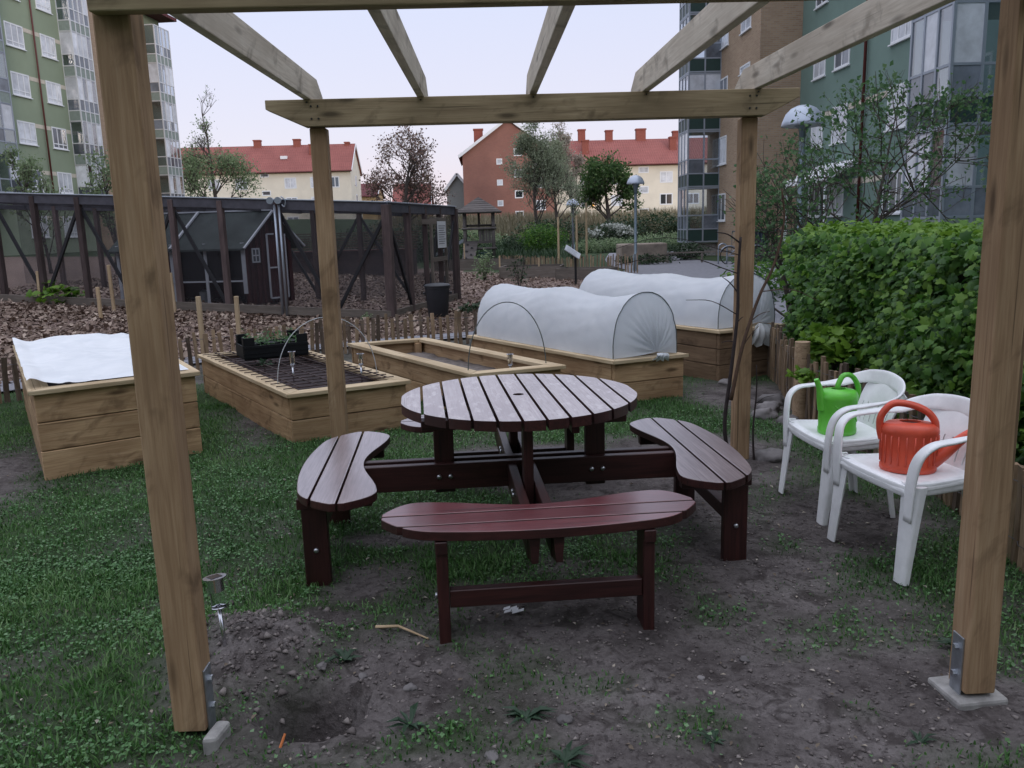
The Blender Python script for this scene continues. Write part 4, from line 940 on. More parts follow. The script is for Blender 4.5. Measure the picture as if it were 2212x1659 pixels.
# ------------------------------------------------------------------ raised beds
def V2(p): return Vector((p[0], p[1], 0))
Z = Vector((0, 0, 1))
def bed(label, F, Lv, Sv, Hh, npl, fill, fz, wall='bedwood', capw=.125, cap='cap'):
    F, Lv, Sv = V2(F), V2(Lv), V2(Sv); l, s = Lv.normalized(), Sv.normalized(); t_ = .045; zc = .03
    B = thing('raised_bed', label, 'raised bed', tuple(F+(Lv+Sv)/2), 0, 'timber raised beds')
    ph = (Hh-zc)/npl
    c = [F, F+Sv, F+Sv+Lv, F+Lv]
    inl = [(s, l), (-s, l), (-s, -l), (s, -l)]
    for k in range(4):
        a, b = c[k], c[(k+1) % 4]; e = (b-a).normalized(); nrm = Vector((-e.y, e.x, 0))
        if nrm.dot((F+(Lv+Sv)/2)-a) < 0: nrm = -nrm
        ins = t_ if k % 2 else 0.0
        for i in range(npl):
            z0, z1 = i*ph+(.003 if i else -.06), (i+1)*ph-.003
            j = nrm*(t_/2+rnd.uniform(0, .004)); a2, b2 = a+e*(ins+.001)+j, b-e*(ins+.001)+j
            bar('plank', a2+Z*((z0+z1)/2), b2+Z*((z0+z1)/2), t_, z1-z0, M[wall], B, c=.004)
        q = a+(b-a).normalized()*.09+nrm*.09; 
        bar('corner_post', q+Z*-.05, q+Z*(Hh-zc-.005), .07, .07, M[wall], B, up=(e.x, e.y, 0), c=.003)
    # mitred cap boards
    o_ = .03
    out = [F-s*o_-l*o_, F+Sv+s*o_-l*o_, F+Sv+Lv+s*o_+l*o_, F+Lv-s*o_+l*o_]
    dd = capw
    inn = [F+s*(dd-o_)+l*(dd-o_), F+Sv-s*(dd-o_)+l*(dd-o_), F+Sv+Lv-s*(dd-o_)-l*(dd-o_), F+Lv+s*(dd-o_)-l*(dd-o_)]
    for k in range(4):
        P = [out[k], out[(k+1) % 4], inn[(k+1) % 4], inn[k]]; mid = sum(P, Vector())/4; e = (P[1]-P[0]).normalized(); y = Z.cross(e)
        Mx = Matrix(((e.x, y.x, 0, mid.x), (e.y, y.y, 0, mid.y), (0, 0, 1, Hh), (0, 0, 0, 1))); Mi = Mx.inverted()
        loc = [Mi @ (p+Z*Hh) for p in P]; loc = [((p.x*.9985), p.y) for p in loc]
        MB().prism(loc, -zc, rnd.uniform(0, .003)).build('cap_board', M[cap], B, M=Mx, bevel=.004)
    # filling
    n = 26; mb = MB(); a0 = F+s*.05+l*.05; Lq, Sq = Lv-l*.1, Sv-s*.1
    vs = [a0+Lq*(i/n)+Sq*(j/10) for i in range(n+1) for j in range(11)]
    vs = [(p.x, p.y, fz+(float(fbm(p.x, p.y, 5, 8))-.5)*.06+(float(vnoise(p.x, p.y, 17, 4))-.5)*.02) for p in vs]
    mb.add(vs, [(i*11+j, (i+1)*11+j, (i+1)*11+j+1, i*11+j+1) for i in range(n) for j in range(10)]); mb.build('soil', M[fill], B, smooth=True)
    return B
LV = (-1.30, 2.10)
BEDS = {1: ((-2.88, 5.17), (-1.44, 2.42), (.82, .56), .59), 2: ((-1.45, 5.88), (-1.38, 2.2), (.80, .40), .38), 3: ((-.14, 6.48), LV, (.74, .26), .38), 4: ((1.07, 6.88), (-1.26, 2.05), (.66, .26), .38), 5: ((2.22, 7.74), (-1.22, 2.05), (.72, .36), .50)}
bed('tall raised bed covered with a white cloth, leftmost', *BEDS[1], 3, 'soil', .5)
bed('low raised bed covered with a rusty steel grid', *BEDS[2], 2, 'soil', .32)
bed('low empty raised bed with pale dry soil', *BEDS[3], 2, 'drysoil', .24)
bed('low raised bed under the nearer white fleece tunnel', *BEDS[4], 2, 'soil', .30)
bed('tall weathered raised bed under the farther white fleece tunnel', *BEDS[5], 3, 'soil', .42, 'bedold', cap='cap')

# steel reinforcement grid on bed 2
F, Lv, Sv, Hh = V2(BEDS[2][0]), V2(BEDS[2][1]), V2(BEDS[2][2]), .38
G = thing('steel_grid', 'rusty reinforcing steel grid laid across the low bed', 'steel grid', tuple(F+(Lv+Sv)/2+Z*.4))
def rod(A, B_, r=.0036): 
    return bar('rod', A, B_, r*2, r*2, M['rust'], G, c=0)
for i in range(18):
    q = .05+.9*i/17; rod(F+Lv*q+Sv*(-.005+rnd.uniform(-.01, .01))+Z*.393, F+Lv*(q+.005)+Sv*.965+Z*.393)
for j in range(6):
    q = .12+.76*j/5; rod(F+Lv*.035+Sv*q+Z*.402, F+Lv*.965+Sv*q+Z*.402)
# black crate of seedlings
cx, cy, cz = -2.03, 7.70, .408; ax = V2(BEDS[2][2]).normalized(); ay = Vector((-ax.y, ax.x, 0))
CR = thing('plastic_crate', 'black plastic crate of seedlings standing on the steel grid', 'crate', (cx, cy, cz))
Mc = Matrix(((ax.x, ay.x, 0, cx), (ax.y, ay.y, 0, cy), (0, 0, 1, cz), (0, 0, 0, 1)))
a, b, h, t_ = .29, .19, .125, .012
mb = MB().box((-a, -b, 0), (a, b, .012))
for sgn in (-1, 1):
    mb.box((-a, sgn*b-t_/2, .012), (a, sgn*b+t_/2, h)); mb.box((sgn*a-t_/2, -b+t_, .012), (sgn*a+t_/2, b-t_, h))
    for s2 in (-1, 1):
        mb.prism([(s2*a, sgn*b), (s2*(a-.10), sgn*b), (s2*(a-.10), sgn*(b-t_)), (s2*a, sgn*(b-t_))][::(1 if s2*sgn > 0 else -1)], h, h+.075)
        mb.prism([(s2*a, sgn*b), (s2*a, sgn*(b-.08)), (s2*(a-t_), sgn*(b-.08)), (s2*(a-t_), sgn*b)][::(-1 if s2*sgn > 0 else 1)], h, h+.076)
mb.build('body', M['crate'], CR, M=Mc, bevel=.003)
rb = MB()
for sgn in (-1, 1):
    for z in (.05, .10): rb.box((-a-.004, sgn*b-.010, z), (a+.004, sgn*b+.010, z+.008))
rb.build('rib', M['crate'], CR, M=Mc)
for i in range(3): 
    MB().lathe([(.01, .0), (.07, .0), (.085, .11), (.082, .11), (.0, .10)], 12, (-.18+.18*i, .0, .015)).build('pot', M['crate'], CR, M=Mc)
P = np.stack([rng.uniform(-.24, .24, 220), rng.uniform(-.15, .15, 220), .12+np.abs(rng.normal(0, .05, 220))], 1)
P = (np.array(Mc.to_3x3()) @ P.T).T+np.array([cx, cy, cz])
tag(leaves('seedlings', P, .035, M['apple'], tilt=.7), 'dull green seedlings growing in the black crate', 'seedlings', kind='stuff')
# loose hoops
def hoop(label, A, B_, hgt, r, mat, lean=(0, 0)):
    A, B_ = Vector(A), Vector(B_); pts = []
    for i in range(33):
        t_ = math.pi*i/32; q = A.lerp(B_, .5-.5*math.cos(t_)); s_ = math.sin(t_)**.85; pts.append(q+Z*(hgt*s_)+Vector((lean[0]*s_, lean[1]*s_, 0)))
    return tag(MB().tube(pts, r, 8).build('garden_hoop', M[mat], smooth=True), label, 'hoop', 'bare garden hoops')
def onbed(k, u, v, z): F, L_, S_, h = BEDS[k]; p = V2(F)+V2(L_)*u+V2(S_)*v; return (p.x, p.y, z)
hoop('bare dark hoop arching over the front of the empty bed', onbed(3, .06, .06, .3), onbed(3, .06, .95, .3), .62, .0042, 'hoop')
hoop('bare pale hoop arching over the bed with the steel grid', onbed(2, .17, .06, .32), onbed(2, .17, .96, .32), .55, .0034, 'hoopw')

# fleece tunnels
def tunnel(label, k, hgt, hoops, base, seed, tail):
    F, L_, S_, h = BEDS[k]; F, L_, S_ = V2(F), V2(L_), V2(S_); s = S_.normalized(); l = L_.normalized()
    T = thing('fleece_tunnel', label, 'garden tunnel', tuple(F+(L_+S_)/2+Z*base), 0, 'white fleece tunnels')
    a0 = F+s*.03+l*.06; Lq = L_-l*.14; w = S_.length-.06; nu, nv = 84, 44; vs = []
    def pt(u, th, push=0):
        sag = 1-.10*math.sin(math.pi*((u*(hoops-1)) % 1.0))**1.2*math.sin(th)
        hh = hgt*(1+.03*math.sin(u*7+seed))*sag*(1 if u > .02 else 1)
        x = .5-.5*math.cos(th)*(1 if abs(math.cos(th)) < .999 else 1); z = math.sin(th)**.72
        pinch = 1-.05*math.sin(math.pi*((u*(hoops-1)) % 1.0))*math.sin(th)
        p = a0+Lq*u+s*w*(.5+(x-.5)*pinch)+Z*(base+hh*z)
        # folds that run from hoop to hoop and fan towards the base
        ph = 6.5*th+1.2*math.sin(u*4+seed)+u*(9 if hoops > 2 else 6); f_ = .010*(1-abs(math.sin(ph)))**3*math.sin(math.pi*((u*(hoops-1)) % 1.0))**.7*(.25+.75*math.sin(th)); f_ -= .005*(1-abs(math.sin(ph*1.7+1+u*5)))**4
        f_ += .007*(float(vnoise(u*9+th*2.1, th*5-u*4, 1.3, seed))-.5)
        return p+(Z*math.sin(th)-s*math.cos(th))*f_
    for i in range(nu+1):
        for j in range(nv+1): vs.append(pt(i/nu, math.pi*j/nv))
    mb = MB().add(vs, [(i*(nv+1)+j, (i+1)*(nv+1)+j, (i+1)*(nv+1)+j+1, i*(nv+1)+j+1) for i in range(nu) for j in range(nv)])
    mb.build('cover', M['fleece'], T, smooth=True)
    # gathered ends
    for u, sg in ((0, -1), (1, 1)):
        e = MB(); vs = []; knot = a0+Lq*u+s*w*.62+l*(sg*.05)+Z*(base+.035); nr = 10
        for r_ in range(nr+1):
            for j in range(nv+1):
                q = pt(u, math.pi*j/nv).lerp(knot, r_/nr); f_ = .028*math.sin(j*1.9+seed)*math.sin(math.pi*r_/nr)*(r_/nr); b_ = .055*math.sin(math.pi*r_/nr)
                vs.append(q+l*(sg*(b_*.6+f_*.7)))
        e.add(vs, [(r_*(nv+1)+j, (r_+1)*(nv+1)+j, (r_+1)*(nv+1)+j+1, r_*(nv+1)+j+1) for r_ in range(nr) for j in range(nv)]); e.build('end_cloth', M['fleece'], T, smooth=True)
    for i in range(hoops):
        u = i/(hoops-1); pts = [pt(u, math.pi*j/30)-l*(.004 if i == 0 else 0)-(Z*math.sin(math.pi*j/30)-s*math.cos(math.pi*j/30))*(.012 if i else -.002) for j in range(31)]
        MB().tube(pts, .0042, 6).build('hoop', M['hoop'], T, smooth=True)
    # knot and trailing cloth at the near end
    kb = MB(); kp = a0+s*w*.62-l*.06+Z*(base+.03); nn_ = 18; vs = []
    for i in range(9):
        t_ = i/8
        for j in range(nn_+1):
            a = (j/nn_-.5); spread = (.05+tail*1.6*t_**.6); q = kp+s*(a*spread*1.2+.05*t_*(1 if tail > .1 else 0))-l*(.03+.035*math.sin(t_*3))-Z*(tail*.95*t_**1.1+(.03*math.sin(j*1.3)*t_))
            vs.append(q-l*(.022*math.sin(j*1.5+t_*3)*(.35+t_)))
    kb.add(vs, [(i*(nn_+1)+j, (i+1)*(nn_+1)+j, (i+1)*(nn_+1)+j+1, i*(nn_+1)+j+1) for i in range(8) for j in range(nn_)]); kb.build('tail', M['cloth'], T, smooth=True)
    return T
tunnel('nearer white fleece tunnel stretched over hoops behind the table', 4, .555, 3, .385, 3, .05)
tunnel('farther white fleece tunnel with a loose cloth tail at its end', 5, .50, 3, .505, 8, .22)

# white cloth over bed 1
F, L_, S_, h = BEDS[1]; F, L_, S_ = V2(F), V2(L_), V2(S_); nu, nv = 90, 50; vs = []
for i in range(nu+1):
    for j in range(nv+1):
        u, v = .025+.99*i/nu, -.025+1.0*j/nv
        p = F+L_*u+S_*v; z = h+.012+.05*math.sin(math.pi*min(max(v, 0), 1))**.6*math.sin(math.pi*min(max((u-.0)/1.0, 0), 1))**.35
        z += .02*max(0, 1-abs(u-1.0)/.10)+.035*max(0, 1-abs(v+.01)/.09)
        z -= .016*(1+math.sin(u*9+v*4))*math.sin(math.pi*min(max(v, 0), 1)); z += .045*(float(fbm(p.x*1.0+p.y*.6, p.y*.5-p.x*.2, 6, 31))-.5)+.02*max(0, 1-abs(v)/.10)*float(vnoise(p.x, p.y, 6, 5))+.010*math.sin(u*34+v*3)*max(0, .25-v)*3+.008*math.sin(v*40+u*5)*max(0, .15-u)*4
        if v < -.045: z -= (-.045-v)*3.2*S_.length*.45; p -= S_*(-.045-v)*-.35
        if v > .90: z -= (v-.90)*.5
        vs.append((p.x, p.y, max(z, h-.12 if v < -.04 else h+.008)))
mb = MB().add(vs, [(i*(nv+1)+j, (i+1)*(nv+1)+j, (i+1)*(nv+1)+j+1, i*(nv+1)+j+1) for i in range(nu) for j in range(nv)])
tag(mb.build('white_cloth', M['cloth'], smooth=True), 'white cloth spread loosely over the leftmost tall bed', 'cloth')

# ------------------------------------------------------------------ paling fences
def poly_at(P, s):
    for a, b in zip(P[:-1], P[1:]):
        L_ = (Vector(b)-Vector(a)).length
        if s <= L_: return Vector(a).lerp(Vector(b), s/L_), (Vector(b)-Vector(a)).normalized()
        s -= L_
    return Vector(P[-1]), (Vector(P[-1])-Vector(P[-2])).normalized()
PKM = {}
def picket_mesh(i, mat):
    if (i, mat) in PKM: return PKM[(i, mat)]
    r = random.Random(i*7+1); mb = MB(); w, t_ = r.uniform(.034, .052), r.uniform(.016, .026); bend = r.uniform(-.012, .012); secs = []
    for k, z in enumerate((0, .3, .65, 1.0)):
        o_ = bend*math.sin(z*3); ww = w*(1+r.uniform(-.12, .12))
        secs += [(z, -ww/2, -t_/2+o_), (z, ww/2, -t_/2+o_), (z, ww/2+r.uniform(-.003, .003), t_/2+o_), (z, -ww/2, t_/2+o_)]
    fs = [(k*4+j, k*4+(j+1) % 4, (k+1)*4+(j+1) % 4, (k+1)*4+j) for k in range(3) for j in range(4)]+[(3,2,1,0), (12,13,14,15)]
    PKM[(i, mat)] = mb.add(secs, fs).mesh('picket', M[mat]); return PKM[(i, mat)]
def paling(label, P, sp, hgt, mats=('picket', 'picketold'), pold=.3, jit=.35, wires=(.25, .8), skip=lambda p: False, zf=None):
    B = thing('paling_fence', label, 'fence', (P[0][0], P[0][1], 0)); tot = sum((Vector(b)-Vector(a)).length for a, b in zip(P[:-1], P[1:])); s = 0; top_ = []
    while s < tot:
        p, d = poly_at(P, s); s += sp*rnd.uniform(1-jit, 1+jit)
        z = float(gz(p.x, p.y, False)); hh = (hgt(p) if callable(hgt) else hgt)*rnd.uniform(.90, 1.12)
        if skip(p): continue
        x = Vector((d.x*rnd.uniform(-.05, .05), d.y*rnd.uniform(-.05, .05), 1)).normalized(); y = Vector((d.x, d.y, 0)); y = (y-x*y.dot(x)).normalized(); q = x.cross(y)
        o = bpy.data.objects.new('picket', picket_mesh(rnd.randint(0, 11), mats[1] if rnd.random() < pold else mats[0]))
        put(o, Matrix(((x.x*hh, y.x, q.x, p.x), (x.y*hh, y.y, q.y, p.y), (x.z*hh, y.z, q.z, z-.02), (0, 0, 0, 1))), B)
    for wz in wires:
        mb = MB(); n = int(tot/.12); h0 = hgt if not callable(hgt) else None
        for sg in (-1, 1):
            pts = []
            for i in range(n+1):
                p, d = poly_at(P, tot*i/n); hh = h0 or hgt(p); nn_ = Vector((-d.y, d.x)); q = p+nn_*(.016*sg*(1 if i % 2 else -1)); pts.append((q.x, q.y, float(gz(p.x, p.y, False))+hh*wz))
            mb.tube(pts, .0018, 4, False)
        mb.build('binding_wire', M['wire'], B)
    return B
paling('low split paling fence running behind the raised beds', FENCE_L, .093, .45)
paling('low split paling fence along the hedge behind the white chairs', FENCE_R, .078, lambda p: .52 if p.y > 5 else .47, pold=.5)
paling('far paling fence along the asphalt path', [(4.9, 26.6), (4.1, 26.9), (3.3, 27.6), (2.3, 29.8), (1.5, 32.2), (.6, 33.8)], .10, lambda p: .62 if p.x > 3 else .5, pold=.35, jit=.5)
for x, y, h, r_, lb in ((2.40, 6.14, .60, .058, 'thick round fence post in front of the hedge'), (2.80, 8.2, .62, .05, 'round fence post behind the tall weathered bed')):
    pts = [(x, y, -.1), (x+.004, y, h*.5), (x, y, h)]
    tag(MB().tube(pts, [r_*1.03, r_, r_*.98], 14).build('fence_post', M['picket'], smooth=True, sharp=50), lb, 'post', 'round fence posts')
# ------------------------------------------------------------------ pergola
PG = thing('pergola', 'open timber pergola of four posts with five rafters overhead', 'pergola', (.25, 3.7, 0))
D1, D2, pw = 2.295, 5.071, .097
def post(x, y, z0, z1): return bar('post', (x+pw/2, y+pw/2, z0), (x+pw/2, y+pw/2, z1), pw, pw, M['post'], PG, up=(0, -1, 0), c=.005)
post(-.998, D1, 0.02, 2.22); post(1.4535, D1, .03, 2.22); post(-1.014, D2, -.03, 2.125); post(1.5644, D2, -.03, 2.125)
def beam(x0, x1, y, z0, z1, t_=.045, cut=.22):
    mb = MB(); L_ = (x1-x0)/2; h = (z1-z0)
    P = [(-L_, h/2), (L_, h/2), (L_, h/2-.052), (L_-cut*.9, -h/2), (-L_+cut, -h/2), (-L_, h/2-.052)]
    vs = [(x, -t_/2, z) for x, z in P]+[(x, t_/2, z) for x, z in P]; n = len(P)
    mb.add(vs, [tuple(range(n-1, -1, -1)), tuple(range(n, 2*n))]+[(i, (i+1) % n, n+(i+1) % n, n+i) for i in range(n)])
    return mb.build('beam', M['beamwood'], PG, M=Matrix.Translation(((x0+x1)/2, y, (z0+z1)/2)), bevel=.004)
beam(-1.25, 1.89, D2-.024+.02, 2.128, 2.28, .09); beam(-.995, 1.85, D1-.024, 2.074, 2.225, .045, .01)
for x in (-1.03, -.37, .29, .955, 1.62):
    y0, y1, h, t_ = 1.75, 5.42, .145, .044; mb = MB(); P = [(y0, 0), (y1-.16, 0), (y1, .055), (y1, h), (y0, h)]
    P = [(y0, 0), (y1-.0, 0), (y1, .062), (y1-.16, h), (y0, h)]
    ym = (y0+y1)/2; vs = [(yy-ym, -t_/2, z-h/2) for yy, z in P]+[(yy-ym, t_/2, z-h/2) for yy, z in P]; n = len(P)
    mb.add(vs, [tuple(range(n-1, -1, -1)), tuple(range(n, 2*n))]+[(i, (i+1) % n, n+(i+1) % n, n+i) for i in range(n)])
    slope = (2.281-2.226)/(D2-D1)
    Mr = Matrix.Translation((x+t_/2, ym, 2.226+slope*(ym-D1)+h/2)) @ Matrix.Rotation(math.pi/2, 4, 'Z') @ Matrix.Rotation(-math.atan(slope), 4, 'Y')
    mb.build('rafter', M['rafter'], PG, M=Mr, bevel=.004)
# screw heads at the joints
scr = plain('screw_head', (.05,.048,.045), .5, .6)
for x, y, zs in ((-.998, D1-.047, (2.11, 2.18)), (1.4535, D1-.047, (2.11, 2.18)), (-1.014, D2-.05, (2.17, 2.24)), (1.5644, D2-.05, (2.17, 2.24))):
    for z in zs:
        for dx in (.028, .068): MB().tube([(x+dx, y, z), (x+dx, y-.004, z)], .006, 8).build('screw', scr, PG)
for x in (-1.03, -.37, .29, .955, 1.62): MB().tube([(x+.022, D2-.05, 2.262), (x+.022, D2-.054, 2.262)], .005, 8).build('screw', scr, PG)
# post feet: galvanised anchors on concrete
for (x, y, sx) in ((-.998+pw, D1, 1), (1.4535, D1, -1)):
    q = MB().box((x, y+.02, -.05) if sx > 0 else (x-.006, y+.02, -.05), (x+.006, y+.078, .21) if sx > 0 else (x, y+.078, .21)); pl = q.build('post_anchor', M['galv'], PG, bevel=.0015)
    for z in (.08, .17): MB().tube([(x+sx*.006, y+.05, z), (x+sx*.018, y+.05, z)], .010, 6).build('bolt', M['bolt'], pl)
ft = MB(); ft.prism([(-.085, -.065), (.085, -.065), (.09, .10), (-.085, .10)], -.12, .018)
tag(ft.build('concrete_footing', M['concrete'], M=Matrix.Translation((1.50, D1+.045, 0)) @ Matrix.Rotation(.1, 4, 'Z'), bevel=.01), 'concrete footing under the right front post', 'footing')
ft = MB().prism([(-.022, -.055), (.022, -.045), (.025, .05), (-.022, .05)], -.1, .042)
tag(ft.build('concrete_footing', M['concrete'], M=Matrix.Translation((-.862, D1-.02, .0)) @ Matrix.Rotation(-.15, 4, 'Z'), bevel=.012), 'broken concrete footing beside the left front post', 'footing')

# ------------------------------------------------------------------ round picnic table with four benches
TC = Vector((.135, 3.83, 0)); TR = .055
T = thing('picnic_table', 'round dark red picnic table with four curved benches attached', 'picnic table', tuple(TC), TR)
MT = WM[T.name]; PR = R(1.7)
def tl(*p): return MT @ Vector(p)
red = M['red']
tabR, ptch, gap = .560, 2*.560/11, .013
for i in range(11):
    v0 = -tabR+i*ptch+gap/2; v1 = v0+ptch-gap
    vm = min(abs(v0), abs(v1)) if v0*v1 > 0 else 0; L_ = math.sqrt(max(tabR**2-vm**2, 0))*.9995
    us = [L_*math.sin(math.pi/2*(-1+2*k/44)) for k in range(45)]; lo, hi = [], []
    for u in us:
        c_ = math.sqrt(max(tabR**2-u*u, 0)); lo.append(max(v0, -c_)); hi.append(max(min(v1, c_), max(v0, -c_)))
    Mp = MT @ Matrix.Translation((0, 0, .7075)) @ Matrix.Rotation(math.pi/2+PR, 4, 'Z')
    mb = MB()
    if i == 5:
        r_ = .026; A = [u for u in us if u < -r_]+[-r_]; Bv = [u for u in us if u > r_]
        arc = [-r_+2*r_*k/12 for k in range(13)]
        f = lambda u, lo_: math.sqrt(max(r_*r_-u*u, 0))
        mb.strip(A, [v0]*len(A), [v1]*len(A), -.0225, .0225); mb.strip([r_]+Bv, [v0]*(len(Bv)+1), [v1]*(len(Bv)+1), -.0225, .0225)
        mb.strip(arc, [v0]*13, [-f(u, 0)-1e-4 for u in arc], -.0225, .0225); mb.strip(arc, [f(u, 0)+1e-4 for u in arc], [v1]*13, -.0225, .0225)
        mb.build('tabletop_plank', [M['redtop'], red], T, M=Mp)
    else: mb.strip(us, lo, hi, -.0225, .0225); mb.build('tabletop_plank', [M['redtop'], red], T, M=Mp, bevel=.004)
for yy in (-.25, .25): bar('cleat', tl(-.46, yy, .662), tl(.46, yy, .662), .07, .045, red, T)
# twin cross beams
zb_, hb = .36, .125
def xbeam(A, B_, z): 
    o = bar('cross_beam', tl(A[0], A[1], z), tl(B_[0], B_[1], z), .040, hb, red, T); return o
for s in (-.045, .045):
    xbeam((-.93, s), (.93, s), zb_); xbeam((s, -.93), (s, .93), zb_-.012)
# table legs: boards clamped between the twin beams
for ang in (0, 90, 180, 270):
    Ra = Matrix.Rotation(R(ang), 4, 'Z'); q = lambda x, y, z: tl(*(Ra @ Vector((x, y, z))))
    rr_ = .365
    bar('table_leg', q(rr_, 0, .27), q(rr_, 0, .664), .095, .042, red, T, up=tuple((MT @ Ra).to_3x3() @ Vector((0, 1, 0))))
    bn = .90
    # seat planks
    def inner(u): a = abs(u)/.63; return .745-.095*math.sin(min(a/.80, 1)*math.pi/2)**2+(.17*max(0, (a-.74)/.26)**2.2)
    def outer(u): a = abs(u)/.63; return 1.030-.09*a*a-.145*max(0, (a-.62)/.38)**2.6
    N_ = 61; us = [-.63+1.26*k/(N_-1) for k in range(N_)]
    cuts = [(.0, .800), (.809, .920), (.929, 2)]
    for v0, v1 in cuts:
        sel = [u for u in us if min(outer(u), v1)-max(inner(u), v0) > .002]
        if len(sel) < 3: continue
        runs = [[sel[0]]]
        for u in sel[1:]:
            if u-runs[-1][-1] > .03: runs.append([u])
            else: runs[-1].append(u)
        mb = MB()
        for r_ in runs:
            if len(r_) < 3: continue
            mb.strip(r_, [max(inner(u), v0)-.88 for u in r_], [min(outer(u), v1)-.88 for u in r_], -.018, .018)
        Mp = MT @ Ra @ Matrix.Translation((.88, 0, .4185)) @ Matrix.Rotation(-math.pi/2, 4, 'Z')
        Mp = MT @ Ra @ Matrix(((0, 1, 0, .88), (-1, 0, 0, 0), (0, 0, 1, .4200), (0, 0, 0, 1)))
        mb.build('bench_plank', [M['redseat' if ang == 270 else 'redseatwornsheen'], red], T, M=Mp, bevel=.004)
    for s in (-1, 1):
        bar('seat_bearer', q(.68, s*.385, .374), q(1.00, s*.385, .374), .045, .048, red, T)
        l_ = bar('bench_leg', q(.93, s*.385, .0-.03), q(.93, s*.385, .352), .108, .043, red, T, up=tuple((MT @ Ra).to_3x3() @ Vector((0, 1, 0))))
        MB().tube([q(.93, s*.41, .14), q(.93, s*.405, .14)], .011, 12).build('bolt', M['bolt'], l_) if False else None
        c_ = q(.93, s*(.385+.0225), .165); e_ = q(.93, s*(.385+.031), .165); MB().tube([c_, e_], [.012, .009], 12).build('bolt', M['bolt'], l_, smooth=True)
    bar('stretcher', q(.955, -.362, .165), q(.955, .362, .165), .042, .068, red, T)
    for s in (-1, 1):
        for e2 in (-.027, .027):
            c_ = q(rr_+e2, s*.0655, zb_+.002); d_ = q(rr_+e2, s*.074, zb_+.002); MB().tube([c_, d_], [.012, .009], 12).build('bolt', M['bolt'], T, smooth=True)
    # tapered beam ends below each bench
    for s in (-.045, .045): MB().add([q(.90, s-.02, .285), q(.90, s+.02, .285), q(1.0, s+.012, .295), q(1.0, s-.012, .295), q(.90, s-.02, .40), q(.90, s+.02, .40), q(1.0, s+.02, .39), q(1.0, s-.02, .39)], [(0,3,2,1),(4,5,6,7),(0,1,5,4),(1,2,6,5),(2,3,7,6),(3,0,4,7)]).build('beam_end', red, T)

